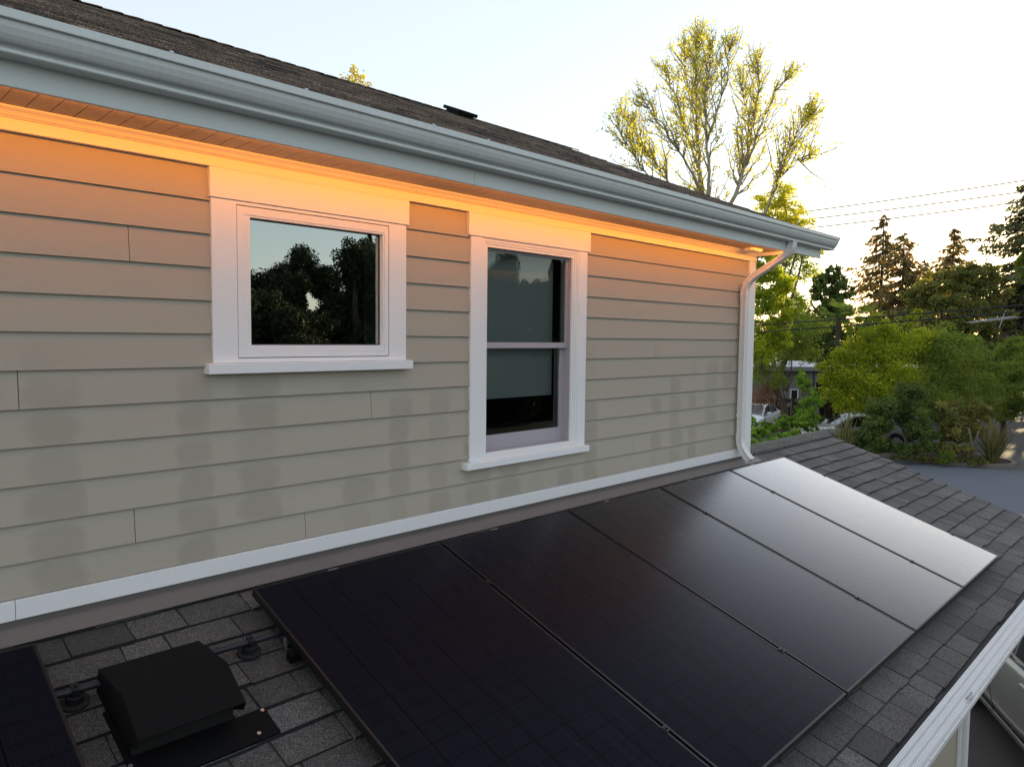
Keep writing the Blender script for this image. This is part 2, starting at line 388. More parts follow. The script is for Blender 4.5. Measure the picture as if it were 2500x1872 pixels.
def tag(o, label=None, cat=None, group=None, kind=None):
    for k, v in (('label', label), ('category', cat), ('group', group), ('kind', kind)):
        if v: o[k] = v
    return o
def empty(name, loc=(0, 0, 0), rz=0.0, label=None, cat=None, group=None):
    o = bpy.data.objects.new(name, None); C.objects.link(o); o.location = tuple(float(q) for q in loc); o.rotation_euler = (0, 0, rz)
    o.empty_display_size = 0.2
    return tag(o, label, cat, group)
def copy_tree(o, parent=None):
    c = o.copy(); C.objects.link(c)
    if parent is not None: c.parent = parent
    for ch in list(o.children): copy_tree(ch, c)
    return c

def leaf_mesh(name, centers, size, mat, parent, tones, aspect=0.55, dirs=None, up=0.35, sizevar=0.35, origin=None):
    n = len(centers)
    c = np.asarray(centers, float)
    a = nrg.normal(size=(n, 3)) if dirs is None else np.asarray(dirs, float)+nrg.normal(size=(n, 3))*0.25
    a /= np.linalg.norm(a, axis=1)[:, None]+1e-9
    b = nrg.normal(size=(n, 3)); b[:, 2] *= (1-up)
    b = np.cross(a, b); b /= np.linalg.norm(b, axis=1)[:, None]+1e-9
    s_ = (np.asarray(size, float)*(1+nrg.uniform(-sizevar, sizevar, n)))[:, None]*0.5
    nn = np.cross(a, b)
    p0 = c-a*s_; p1 = c+b*s_*aspect+nn*s_*0.12-a*s_*0.1; p2 = c+a*s_; p3 = c-b*s_*aspect+nn*s_*0.12-a*s_*0.1
    V = np.stack([p0, p1, p2, p3], 1).reshape(-1, 3)
    if origin is not None: V = V-np.asarray(origin, float)
    me = bpy.data.meshes.new(name)
    me.vertices.add(4*n); me.vertices.foreach_set('co', V.astype(np.float32).ravel())
    me.loops.add(4*n); me.loops.foreach_set('vertex_index', np.arange(4*n, dtype=np.int32))
    me.polygons.add(n); me.polygons.foreach_set('loop_start', np.arange(0, 4*n, 4, dtype=np.int32)); me.polygons.foreach_set('loop_total', np.full(n, 4, dtype=np.int32))
    me.update(calc_edges=True); me.validate()
    at_ = me.attributes.new('tone', 'FLOAT', 'POINT'); at_.data.foreach_set('value', np.repeat(np.clip(tones, 0, 1), 4).astype(np.float32))
    me.materials.append(mat)
    o = bpy.data.objects.new(name, me); C.objects.link(o)
    if origin is not None: o.location = tuple(float(q) for q in origin)
    if parent is not None: o.parent = parent
    return o

# ================================================================== THE SETTING
GZ = -5.4
def sheet(name, poly, z, mat, kind='structure'):
    me = bpy.data.meshes.new(name)
    me.from_pydata([(float(x), float(y), z) for x, y in poly], [], [tuple(range(len(poly)))]); me.update(); me.materials.append(mat)
    o = bpy.data.objects.new(name, me); C.objects.link(o); o['kind'] = kind; return o
sheet('ground', [(-700, -700), (700, -700), (700, 700), (-700, 700)], GZ, M['lot'])
sheet('road', [(17.6, -90), (26.35, -90), (26.35, 1.6), (25.6, 3.6), (25.55, 5.2), (26.0, 7.2), (27.2, 11), (33, 30), (45, 60), (34, 60), (24, 28), (19.0, 11), (17.7, 3)], GZ+0.004, M['road'])
sheet('driveway', [(1.3, -14), (17.0, -14), (17.0, 6), (1.3, 6)], GZ+0.004, M['drive'])

def kerb_mesh(name, line, wdt, h, mat):
    mb = MB(); n = len(line); ps = [np.array(p, float) for p in line]
    L_, R_ = [], []
    for i in range(n):
        d = ps[min(i+1, n-1)]-ps[max(i-1, 0)]; d /= np.linalg.norm(d); nn = np.array([-d[1], d[0]])
        L_.append(ps[i]+nn*wdt/2); R_.append(ps[i]-nn*wdt/2)
    for i in range(n-1):
        mb.hexa([(*R_[i], GZ), (*R_[i+1], GZ), (*L_[i+1], GZ), (*L_[i], GZ), (*R_[i], GZ+h), (*R_[i+1], GZ+h), (*L_[i+1], GZ+h), (*L_[i], GZ+h)])
    o = mb.build(name, mat); o['kind'] = 'structure'; return o
bed_line = [(27.6, 11.0), (26.6, 8.2), (26.08, 6.44), (25.76, 5.3), (25.73, 4.2), (26.05, 3.33), (26.45, 2.63), (26.9, 2.26), (27.5, 2.2), (28.1, 2.5), (28.5, 3.1), (28.9, 4.4), (29.6, 6.2), (30.6, 8.6), (31.5, 11.0)]
kerb_mesh('kerb', bed_line, 0.16, 0.13, M['kerb'])
sheet('planter_bed', bed_line, GZ+0.07, M['soil'])
kerb_mesh('kerb', [(17.55, -60), (17.55, 2.0), (17.8, 4.5), (19.2, 10.5), (24, 27)], 0.3, 0.12, M['concrete'])

# ================================================================== THE HOUSE
E = 0.1524
house = empty('house', (0, 0, GZ), 0, 'beige lap sided house with white trim, orange lit eaves and shingle roofs', 'house')
HP = house
def hb(mb, name, mat, parent=None, **k):
    """house part: world coordinates in, parented to the house (or to one of its parts)"""
    o = mb.build(name, mat, None, **k); p = parent or HP
    o.parent = p; o.matrix_parent_inverse = Matrix.Identity(4)
    off = Vector((0, 0, 0)); q = p
    while q is not None: off += Vector(q.location); q = q.parent
    o.location = Vector(o.location)-off
    return o

WX0, WX1 = -9.0, 1.53
ZT = -1.819
open1 = (-3.80, -2.735, -0.92, 0.02); open2 = (-2.20, -1.11, -1.565, 0.02)
def sub_rects(rects, o):
    out = []
    for (x0, x1, z0, z1) in rects:
        a0, a1, b0, b1 = max(x0, o[0]), min(x1, o[1]), max(z0, o[2]), min(z1, o[3])
        if a0 >= a1 or b0 >= b1: out.append((x0, x1, z0, z1)); continue
        if x0 < a0: out.append((x0, a0, z0, z1))
        if a1 < x1: out.append((a1, x1, z0, z1))
        if z0 < b0: out.append((a0, a1, z0, b0))
        if b1 < z1: out.append((a0, a1, b1, z1))
    return out
joints = {2: [-4.169], 6: [-4.583], 7: [-2.944], 10: [-4.171, -0.446], 11: [-3.35, 0.391], 4: [-5.9], 8: [-6.2], 1: [-6.6]}
mb = MB()
for k in range(12):
    zt, zb = -k*E, -(k+1)*E
    if k == 11: zb = ZT+0.004
    xs_ = [WX0]+sorted(joints.get(k, []))+[1.40]
    for i in range(len(xs_)-1):
        a = xs_[i]+(0.0015 if i else 0); b = xs_[i+1]-(0.0015 if i < len(xs_)-2 else 0)
        for (x0, x1, z0, z1) in sub_rects(sub_rects([(a, b, zb, zt)], open1), open2):
            yo = lambda z: -0.001-0.013*(zt-z)/E
            lap = 0.02 if z1 >= zt-1e-6 and k > 0 else 0.0
            mb.hexa([(x0, yo(z0), z0), (x1, yo(z0), z0), (x1, 0.012, z0), (x0, 0.012, z0),
                     (x0, yo(z1)+0.001, z1+lap*0.4), (x1, yo(z1)+0.001, z1+lap*0.4), (x1, 0.012, z1+lap*0.4), (x0, 0.012, z1+lap*0.4)])
hb(mb, 'siding', M['siding'])
# sheathing behind the boards (dark in the laps), with the window openings left free
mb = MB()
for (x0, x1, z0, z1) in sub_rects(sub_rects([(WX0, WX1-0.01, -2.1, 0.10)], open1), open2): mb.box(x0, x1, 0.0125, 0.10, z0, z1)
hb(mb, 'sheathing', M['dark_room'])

mb = MB(); mb.box(WX0, WX1+0.0, -0.030, 0.012, 0.0, 0.047); hb(mb, 'frieze_board', M['trim'], bevel=0.0015)
mb = MB(); mb.prism_x([(-0.0295, 0.0473), (-0.036, 0.0485), (-0.038, 0.0525), (-0.047, 0.0545), (-0.051, 0.061), (-0.059, 0.069), (-0.070, 0.0735), (-0.074, 0.0765), (-0.079, 0.0775), (-0.081, 0.0828), (-0.0295, 0.0828)], WX0, 1.50)
hb(mb, 'crown_moulding', M['trim'])
mb = MB(); mb.box(1.402, WX1, -0.022, 0.0115, ZT-0.075, -0.0005); mb.box(1.512, WX1+0.008, 0.012, 0.12, ZT-0.075, 0.047)
hb(mb, 'corner_board', M['trim'], bevel=0.002)
mb = MB()
for a, b in ((WX0, -4.62), (-4.618, -1.562), (-1.56, 1.40)): mb.box(a, b, -0.024-0.002*(a < -3), 0.012, ZT-0.078, ZT)
hb(mb, 'base_trim', M['trim'], bevel=0.0015)
# flashing: up leg on the wall, then the apron over the shingles
RT = math.tan(0.3127239); R0 = -1.948
rz = lambda y: R0+RT*y
mb = MB()
mb.prism_x([(-0.008, ZT-0.078), (-0.008, rz(-0.03)+0.036), (-0.030, rz(-0.03)+0.031), (-0.118, rz(-0.118)+0.0245), (-0.118, rz(-0.118)+0.0225), (-0.028, rz(-0.03)+0.026), (-0.005, rz(-0.03)+0.029), (-0.005, ZT-0.078)], WX0, 1.60)
hb(mb, 'flashing', M['flashing'])

# soffit of grooved boards
mb = MB(); x = WX0
while x < 1.5:
    mb.box(x, min(x+0.077, 1.5), -0.3838, -0.02, 0.0832, 0.095); x += 0.081
mb.box(WX0, 1.5, -0.3837, -0.0205, 0.087, 0.0955)
hb(mb, 'soffit', M['soffit'])
mb = MB()
for a, b in ((WX0, -2.5465), (-2.5445, 2.13)): mb.box(a, b, -0.405, -0.384, 0.060, 0.268)
hb(mb, 'fascia', M['fascia'], bevel=0.0015)
mb = MB(); mb.box(1.505, 1.535, -0.3835, -0.032, 0.052, 0.20); hb(mb, 'eave_return', M['trim'], bevel=0.0015)
# emissive strip tucked behind the fascia
mb = MB(); mb.box(-9.0, 1.48, -0.3836, -0.3785, 0.0655, 0.0825); mb.box(-9.0, 1.48, -0.3784, -0.3740, 0.0660, 0.0672); ls_ = hb(mb, 'light_strip', M['alu'])  # thin unseen ledge added to cut the strip's light off the lower wall
mb = MB(); mb.quadlist([(-9.0, -0.378, 0.068), (1.48, -0.378, 0.068), (1.48, -0.378, 0.081), (-9.0, -0.378, 0.081)], [(0, 1, 2, 3)]); hb(mb, 'diffuser', M['led'], ls_)

# upper gutter (K profile, hollow)
prof = [(-0.4055, 0.272), (-0.4055, 0.146), (-0.474, 0.146), (-0.4785, 0.150), (-0.4795, 0.163), (-0.4835, 0.170), (-0.494, 0.182), (-0.509, 0.204), (-0.519, 0.228), (-0.5225, 0.249), (-0.5335, 0.254), (-0.5355, 0.287), (-0.526, 0.289), (-0.525, 0.280),
        (-0.528, 0.279), (-0.5285, 0.260), (-0.516, 0.252), (-0.513, 0.229), (-0.503, 0.207), (-0.489, 0.186), (-0.4775, 0.174), (-0.473, 0.165), (-0.472, 0.152), (-0.410, 0.152), (-0.410, 0.272)]
prof = [(a, 0.146+(b-0.146)*0.885) for a, b in prof]
GX = 2.275
mb = MB(); mb.prism_x(prof, -9.0, GX, cap=False)
og = [p for p in prof[:12]]
n = len(og); vs_ = [(GX, a, b) for a, b in og]+[(GX+0.002, a, b) for a, b in og]
mb.quadlist(vs_, [tuple(range(n)), tuple(range(n, 2*n))[::-1]]+[(k, (k+1) % n, n+(k+1) % n, n+k) for k in range(n)])
g_up = hb(mb, 'gutter', M['gutter'])
for x in (-4.18, -3.63, -2.94, -2.57, -0.6):
    mb = MB(); mb.box(x, x+0.014, -0.537, -0.530, 0.2715, 0.2765); hb(mb, 'hanger_screw', M['alu'], g_up)

# downspout with ribbed elbows
def sweep(mb, pts, hx, hy, ribs=None, fluted=True):
    """rectangular hollow-looking pipe swept along pts; ribs[i] = scale of the section at pts[i]"""
    pts = [Vector(p) for p in pts]; n = len(pts)
    cs = []
    for sx, sy in ((-1, -1), (-0.5, -1.0), (-0.3, -0.86), (0.3, -0.86), (0.5, -1.0), (1, -1), (1, -0.4), (0.9, -0.2), (0.9, 0.2), (1, 0.4), (1, 1), (-1, 1), (-1, 0.4), (-0.9, 0.2), (-0.9, -0.2), (-1, -0.4)): cs.append((sx*hx, sy*hy))
    m = len(cs); vs_ = []
    side = Vector((1, 0, 0))
    for i, p in enumerate(pts):
        d = (pts[min(i+1, n-1)]-pts[max(i-1, 0)]).normalized()
        a = side-d*side.dot(d); a.normalize(); b = d.cross(a)
        if b.dot(Vector((0, 1, 0))) < 0 and abs(d.z) > 0.3: b = -b
        elif abs(d.z) <= 0.3 and b.z < 0: b = -b
        k = ribs[i] if ribs else 1.0
        for u, v in cs: vs_.append(p+(a*u+b*v)*k)
    fs = [(i*m+k, i*m+(k+1) % m, (i+1)*m+(k+1) % m, (i+1)*m+k) for i in range(n-1) for k in range(m)]
    fs += [tuple(range(m))]
    mb.quadlist(vs_, fs)
def bend(p0, p1, p2, r=0.09, n=15):
    p0, p1, p2 = Vector(p0), Vector(p1), Vector(p2)
    a = p1+(p0-p1).normalized()*r; b = p1+(p2-p1).normalized()*r
    return [(a*(1-t)**2+p1*2*t*(1-t)+b*t**2) for t in [i/(n-1) for i in range(n)]]
dsA = (1.37, -0.447, 0.146); dsB = (1.36, -0.447, 0.055); dsC = (1.242, -0.060, -0.215); dsD = (1.242, -0.060, -1.80); dsE = (1.245, -0.20, -1.945)
ds = empty('downspout', (0, 0, 0)); ds.parent = HP; ds.location = (0, 0, -GZ)
def ribscale(n): return [1.06-0.06*(i % 2) for i in range(n)]
e1 = bend(dsA, dsB, dsC, 0.085); e2 = bend(dsB, dsC, dsD, 0.11); e3 = bend(dsC, dsD, dsE, 0.10, 13)
mb = MB(); pts = [Vector(dsA)]+e1; sweep(mb, pts, 0.036, 0.027, [1.06]+ribscale(len(e1))); hb(mb, 'elbow', M['downspout'], ds)
mb = MB(); sweep(mb, [e1[-1], (e1[-1]+e2[0])/2, e2[0]], 0.035, 0.026); hb(mb, 'offset_pipe', M['downspout'], ds)
mb = MB(); pts = e2+[Vector((1.242, -0.06, -0.385))]; sweep(mb, pts, 0.036, 0.027, ribscale(len(e2))+[1.05]); hb(mb, 'elbow', M['downspout'], ds)
mb = MB(); sweep(mb, [(1.242, -0.06, -0.37), (1.242, -0.06, -1.0), (1.242, -0.06, -1.69)], 0.035, 0.026); hb(mb, 'pipe', M['downspout'], ds)
mb = MB(); pts = [Vector((1.242, -0.06, -1.66))]+e3+[e3[-1]+(Vector(dsE)-Vector(dsD)).normalized()*0.055]; sweep(mb, pts, 0.037, 0.028, [1.05]+ribscale(len(e3))+[1.04]); hb(mb, 'elbow', M['downspout'], ds)
mb = MB(); mb.box(1.200, 1.284, -0.0895, -0.028, -1.50, -1.475); hb(mb, 'strap', M['downspout'], ds)

# small chamfered box on the soffit by the corner
mb = MB()
b0 = [(1.10, -0.215), (1.26, -0.215), (1.29, -0.185), (1.29, -0.135), (1.26, -0.105), (1.10, -0.105), (1.07, -0.135), (1.07, -0.185)]
cx_, cy_ = 1.18, -0.16
top = [(x, y, 0.0830) for x, y in b0]; bot = [(cx_+(x-cx_)*0.86, cy_+(y-cy_)*0.8, 0.058) for x, y in b0]; mid = [(x, y, 0.070) for x, y in b0]
mb.quadlist(top+mid+bot, [(k, (k+1) % 8, 8+(k+1) % 8, 8+k) for k in range(8)]+[(8+k, 8+(k+1) % 8, 16+(k+1) % 8, 16+k) for k in range(8)]+[tuple(range(8)), tuple(range(16, 24))])
sb = mb.build('soffit_light', M['trim'], bevel=0.001); tag(sb, 'small white chamfered fixture under the eave near the house corner', 'light fixture')

# ---------------- windows
def win_root(name, label):
    o = empty(name, (0, 0, 0)); o.parent = HP; o.location = (0, 0, -GZ); o['label'] = label; return o
w1 = win_root('window', 'wide fixed window reflecting trees')
mb = MB(); mb.box(-3.828, -2.700, -0.0300, 0.012, -0.1365, -0.0003); hb(mb, 'header', M['trim'], w1, bevel=0.0015)
mb = MB(); mb.ring(-3.821, -2.716, -0.899, -0.1385, -3.7025, -2.8315, -0.8775, -0.1545, -0.022, 0.03); hb(mb, 'casing', M['trim'], w1, bevel=0.001)
mb = MB(); mb.box(-3.856, -2.690, -0.056, 0.012, -0.949, -0.9006); hb(mb, 'sill', M['trim'], w1, bevel=0.003)
mb = MB(); mb.ring(-3.6985, -2.8355, -0.8735, -0.1585, -3.6605, -2.8605, -0.8465, -0.197, -0.018, 0.045)
mb.ring(-3.6600, -2.8610, -0.8460, -0.1975, -3.633, -2.869, -0.815, -0.206, -0.0145, 0.045); hb(mb, 'sash', M['trim'], w1, bevel=0.0008)
mb = MB(); mb.ring(-3.6335, -2.8685, -0.8155, -0.2055, -3.627, -2.874, -0.809, -0.212, 0.0175, 0.0445); hb(mb, 'gasket', M['rubber'], w1)
mb = MB(); mb.quadlist([(-3.634, 0.0215, -0.816), (-2.868, 0.0215, -0.816), (-2.868, 0.0215, -0.205), (-3.634, 0.0215, -0.205)], [(0, 1, 2, 3)]); hb(mb, 'pane', M['pane'], w1)
mb = MB(); mb.ring(-3.72, -2.80, -0.90, -0.14, -3.63, -2.872, -0.81, -0.20, 0.046, 0.17); hb(mb, 'jamb', M['room_jamb'], w1)

w2 = win_root('window', 'tall double hung window with grey sashes and a pale blind')
mb = MB(); mb.box(-2.245, -1.064, -0.0300, 0.012, -0.1405, -0.0003); hb(mb, 'header', M['trim'], w2, bevel=0.0015)
mb = MB(); mb.ring(-2.221, -1.089, -1.5475, -0.1425, -2.119, -1.182, -1.538, -0.1475, -0.022, 0.03); hb(mb, 'casing', M['trim'], w2, bevel=0.001)
mb = MB(); mb.box(-2.271, -1.068, -0.056, 0.012, -1.592, -1.5485); hb(mb, 'sill', M['trim'], w2, bevel=0.003)
mb = MB()
mb.ring(-2.1185, -1.1825, -1.5375, -0.148, -2.104, -1.201, -1.528, -0.163, -0.018, 0.10)
mb.ring(-2.1035, -1.2015, -1.5275, -0.1635, -2.089, -1.220, -1.518, -0.178, -0.0135, 0.10)
mb.ring(-2.0885, -1.2205, -1.5175, -0.1785, -2.072, -1.240, -1.507, -0.196, -0.009, 0.10)
hb(mb, 'frame', M['trim'], w2, bevel=0.0008)
mb = MB(); mb.ring(-2.0715, -1.2405, -1.5065, -0.1965, -2.066, -1.2445, -1.5035, -0.2005, 0.004, 0.10); hb(mb, 'jamb_liner', M['sash_shaded'], w2)
us = MB(); us.ring(-2.0655, -1.2450, -0.835, -0.2010, -2.045, -1.2640, -0.797, -0.2130, 0.028, 0.054); us_o = hb(us, 'upper_sash', M['sash_shaded'], w2, bevel=0.001)
mb = MB(); mb.quadlist([(-2.0452, 0.04, -0.7972), (-1.2638, 0.04, -0.7972), (-1.2638, 0.04, -0.2128), (-2.0452, 0.04, -0.2128)], [(0, 1, 2, 3)]); hb(mb, 'pane', M['pane_clear'], us_o)
lsh = MB(); lsh.ring(-2.0655, -1.2450, -1.5025, -0.803, -2.030, -1.281, -1.408, -0.838, 0.060, 0.088); ls_o = hb(lsh, 'lower_sash', M['sash_shaded'], w2, bevel=0.001)
mb = MB(); mb.quadlist([(-2.0302, 0.073, -1.4082), (-1.2808, 0.073, -1.4082), (-1.2808, 0.073, -0.8378), (-2.0302, 0.073, -0.8378)], [(0, 1, 2, 3)]); hb(mb, 'pane', M['pane_clear'], ls_o)
mb = MB(); mb.box(-2.05, -1.27, 0.150, 0.156, -1.165, -0.19); mb.box(-2.05, -1.27, 0.145, 0.161, -1.178, -1.165); hb(mb, 'blind', M['blind'], w2)
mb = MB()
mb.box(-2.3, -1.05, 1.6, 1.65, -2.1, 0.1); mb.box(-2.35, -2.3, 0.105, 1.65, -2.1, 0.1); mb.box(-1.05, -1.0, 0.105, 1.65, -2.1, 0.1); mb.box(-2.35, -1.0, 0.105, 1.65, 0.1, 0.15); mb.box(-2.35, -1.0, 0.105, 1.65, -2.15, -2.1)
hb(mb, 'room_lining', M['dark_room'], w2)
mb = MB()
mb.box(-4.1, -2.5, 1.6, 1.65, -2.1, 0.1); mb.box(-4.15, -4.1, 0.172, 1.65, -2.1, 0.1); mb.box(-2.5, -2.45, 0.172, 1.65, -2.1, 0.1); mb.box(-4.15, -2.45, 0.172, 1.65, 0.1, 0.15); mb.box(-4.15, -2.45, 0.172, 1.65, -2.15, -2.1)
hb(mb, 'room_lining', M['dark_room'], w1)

# ---------------- shingled roofs
def shingles(x0, x1, ytop, ybot, zfun, slope, expo, rg, thick=0.012, wmin=0.13, wmax=0.33, first=None, ragged=0.006, slots=True, edges=True):
    """courses of separate tabs on a plane; returns an MB in world coordinates"""
    mb = MB(); cs, sn = math.cos(slope), math.sin(slope)
    def P(x, v, h):   # v = distance down the slope from ytop
        y = ytop-v*cs
        return (x, y-sn*h*0+(-sn)*0, zfun(y)+h/cs)
    Ltot = (ytop-ybot)/cs
    # base sheet
    mb.quadlist([P(x0, 0, -0.004), P(x1, 0, -0.004), P(x1, Ltot, -0.004), P(x0, Ltot, -0.004)], [(0, 3, 2, 1)], 0.0)
    v1 = first if first is not None else expo
    while v1 < Ltot+expo*0.5:
        vb = min(v1, Ltot+0.012); x = x0-rg.uniform(0, wmax)
        while x < x1:
            ww = rg.choice([rg.uniform(wmin, wmin*1.5), rg.uniform(wmin*1.3, wmax), rg.uniform(wmin, wmax)])
            a = max(x0, x+0.0035); b = min(x1+rg.uniform(-0.004, 0.012)*(x+ww >= x1), x+ww-0.0035)
            if b-a > 0.012:
                h = thick*rg.choice([0.75, 1.0, 1.0, 1.3]); tone = min(1, max(0, rg.gauss(0.5, 0.28)))
                jv = rg.uniform(-ragged, ragged); jl = rg.uniform(-0.002, 0.002)
                vt = max(0, v1-expo-0.035)
                sk = rg.uniform(-0.004, 0.004)
                q = [P(a+sk, vt, -0.001), P(b+sk, vt, -0.001), P(b, vb+jv+jl, 0.0005), P(a, vb+jv, 0.0005),
                     P(a+sk, vt, 0.001), P(b+sk, vt, 0.001), P(b, vb+jv+jl, h+0.0035), P(a, vb+jv, h+0.0035)]
                mb.hexa(q, tone)
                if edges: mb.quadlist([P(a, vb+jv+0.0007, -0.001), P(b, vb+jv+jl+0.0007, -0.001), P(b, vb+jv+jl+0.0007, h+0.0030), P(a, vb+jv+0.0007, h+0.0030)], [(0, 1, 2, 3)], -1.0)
                if slots and x+ww < x1:
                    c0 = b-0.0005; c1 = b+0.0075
                    mb.quadlist([P(c0+sk, vt+0.035, 0.0062), P(c1+sk, vt+0.035, 0.0062), P(c1, vb+jv, 0.0072), P(c0, vb+jv, 0.0072)], [(0, 3, 2, 1)], -1.0)  # joint's shadow line and tar, put in as a dark strip
            x += ww
        v1 += expo
    return mb
rg = random.Random(5)
lr = empty('roof', (0, 0, 0)); lr.parent = HP; lr.location = (0, 0, -GZ); lr['label'] = 'lower shingle roof carrying the solar panels'
RX1 = 3.78; SL = 0.3127239
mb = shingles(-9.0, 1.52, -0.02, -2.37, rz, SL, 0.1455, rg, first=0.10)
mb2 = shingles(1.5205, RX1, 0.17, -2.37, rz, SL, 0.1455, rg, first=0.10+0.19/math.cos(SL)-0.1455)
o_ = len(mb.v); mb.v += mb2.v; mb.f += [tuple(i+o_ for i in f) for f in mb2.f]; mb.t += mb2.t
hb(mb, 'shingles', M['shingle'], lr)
# other slope behind the ridge, the deck edge and rake board
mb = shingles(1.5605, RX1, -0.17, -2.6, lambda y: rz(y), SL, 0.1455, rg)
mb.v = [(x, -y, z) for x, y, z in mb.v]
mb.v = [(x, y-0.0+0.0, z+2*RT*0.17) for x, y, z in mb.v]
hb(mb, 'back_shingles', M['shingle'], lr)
mb = MB()
caps = 1.56
while caps < RX1:
    L_ = 0.20; a = caps; b = min(caps+L_, RX1+0.02); tone = rg.uniform(0.3, 0.8)
    zr = rz(0.17)+0.012
    def cp(x, dy, h): return (x, 0.17+dy, zr-RT*abs(dy)+h)
    j = rg.uniform(-0.006, 0.006)
    ring0 = [cp(a, -0.130, 0.006), cp(a, -0.05, 0.014), cp(a, 0.0, 0.009), cp(a, 0.05, 0.014), cp(a, 0.130, 0.006)]
    ring1 = [cp(b+j, -0.135, 0.014), cp(b+j, -0.05, 0.022), cp(b+j, 0.0, 0.017), cp(b+j, 0.05, 0.022), cp(b+j, 0.135, 0.014)]
    low0 = [(x, y, z-0.016) for x, y, z in ring1]
    vs_ = ring0+ring1+low0
    mb.quadlist(vs_, [(k, k+1, 5+k+1, 5+k) for k in range(4)]+[(5+k, 10+k, 10+k+1, 5+k+1) for k in range(4)]+[(0, 5, 10)], tone)
    caps += 0.143
hb(mb, 'ridge_cap', M['shingle'], lr)
mb = MB()
mb.hexa([(RX1-0.03, -2.35, rz(-2.35)-0.15), (RX1-0.004, -2.35, rz(-2.35)-0.15), (RX1-0.004, 0.17, rz(0.17)-0.15), (RX1-0.03, 0.17, rz(0.17)-0.15), (RX1-0.03, -2.35, rz(-2.35)-0.008), (RX1-0.004, -2.35, rz(-2.35)-0.008), (RX1-0.004, 0.17, rz(0.17)-0.008), (RX1-0.03, 0.17, rz(0.17)-0.008)])
mb.box(-9, RX1-0.031, -2.362, -2.340, rz(-2.35)-0.17, rz(-2.35)-0.010)
hb(mb, 'fascia', M['trim'], lr)
mb = MB(); mb.box(-9, RX1-0.032, -2.339, -0.0, rz(-2.35)-0.16, rz(-2.35)-0.145); hb(mb, 'soffit', M['trim'], lr)
# lower storey walls
mb = MB(); mb.box(-9.0, 1.26, -2.0, -1.85, GZ, rz(-2.35)-0.165); mb.box(1.11, 1.26, -1.845, 6.5, GZ, rz(-2.35)-0.165); mb.box(1.40, 1.5, 0.14, 6.5, -2.9, 0.1)
hb(mb, 'lower_wall', M['lower_wall'])

# upper roof
UT = math.tan(math.atan(5.1/12)); US = math.atan(5.1/12)
uz = lambda y: 0.283+UT*(y+0.43)
mb = shingles(-9.0, 2.12, 2.95, -0.445, uz, US, 0.1425, rg, thick=0.010, edges=False)
ur = hb(mb, 'roof', M['shingle_top'])
mb = shingles(-9.0, 2.12, 2.95, -0.445, uz, US, 0.2850, rg, wmin=0.3, wmax=0.7)
mb.v = [(x, 5.90-y+0.0, z) for x, y, z in mb.v]
hb(mb, 'back_slope', M['shingle_top'], ur)
mb = MB(); cx0 = -9.0
while cx0 < 2.1:
    zr = uz(2.95)+0.012; b = cx0+0.21
    mb.quadlist([(cx0, 2.83, zr-UT*0.12+0.006), (cx0, 2.95, zr+0.006), (cx0, 3.07, zr-UT*0.12+0.006), (b, 2.83, zr-UT*0.12+0.019), (b, 2.95, zr+0.019), (b, 3.07, zr-UT*0.12+0.019), (b, 2.83, zr-UT*0.12+0.004), (b, 2.95, zr+0.004), (b, 3.07, zr-UT*0.12+0.004)],
                [(0, 1, 4, 3), (1, 2, 5, 4), (3, 4, 7, 6), (4, 5, 8, 7)], rg.uniform(0.2, 0.8)); cx0 += 0.145
hb(mb, 'ridge_cap', M['shingle_top'], ur)
mb = MB()
for s_ in (1, -1):
    ya, yb_ = -0.404, 2.95
    y0, y1 = (ya, yb_) if s_ == 1 else (5.9-ya, 5.9-yb_)
    mb.hexa([(2.10, y0, uz(ya)-0.165), (2.128, y0, uz(ya)-0.165), (2.128, y1, uz(yb_)-0.165), (2.10, y1, uz(yb_)-0.165), (2.10, y0, uz(ya)-0.006), (2.128, y0, uz(ya)-0.006), (2.128, y1, uz(yb_)-0.006), (2.10, y1, uz(yb_)-0.006)])
    mb.hexa([(1.54, y0, uz(ya)-0.10), (2.099, y0, uz(ya)-0.10), (2.099, y1, uz(yb_)-0.10), (1.54, y1, uz(yb_)-0.10), (1.54, y0, uz(ya)-0.09), (2.099, y0, uz(ya)-0.09), (2.099, y1, uz(yb_)-0.09), (1.54, y1, uz(yb_)-0.09)])
hb(mb, 'rake_board', M['trim'], ur)
mb = MB(); mb.quadlist([(1.50, 0.13, 0.1), (1.50, 5.8, 0.1), (1.50, 5.8, 0.4), (1.50, 2.95, 1.62), (1.50, 0.13, 0.42)], [(0, 1, 2, 3, 4)]); hb(mb, 'gable_wall', M['siding'])

# lower gutter with perforated guard
GY0, GY1 = -2.366, -2.475; GZT = rz(-2.42)+0.030
mb = MB(); gprof = [(GY0, GZT-0.01), (GY0, GZT-0.125), (GY1+0.055, GZT-0.125), (GY1+0.05, GZT-0.105), (GY1+0.03, GZT-0.08), (GY1+0.012, GZT-0.04), (GY1+0.008, GZT-0.028), (GY1-0.004, GZT-0.026), (GY1-0.006, GZT+0.002), (GY1+0.004, GZT+0.003), (GY1+0.004, GZT-0.012)]
mb.prism_x(gprof, -9.0, RX1+0.03); g_lo = hb(mb, 'gutter', M['downspout'])
pr = []
nseg = 26
for i in range(nseg+1):
    t = i/nseg; y = GY0+(GY1-GY0)*t
    pr.append((y, GZT+0.004+0.016*(1-t)+0.0040*math.cos(t*2*math.pi*3.0)))
vs_ = []; fs = []
for x in (-9.0, RX1+0.03): vs_ += [(x, a, b) for a, b in pr]
m_ = len(pr); fs = [(k, k+1, m_+k+1, m_+k) for k in range(m_-1)]
mb = MB(); mb.quadlist(vs_, fs); hb(mb, 'gutter_guard', M['guard'], g_lo)
x = -1.55
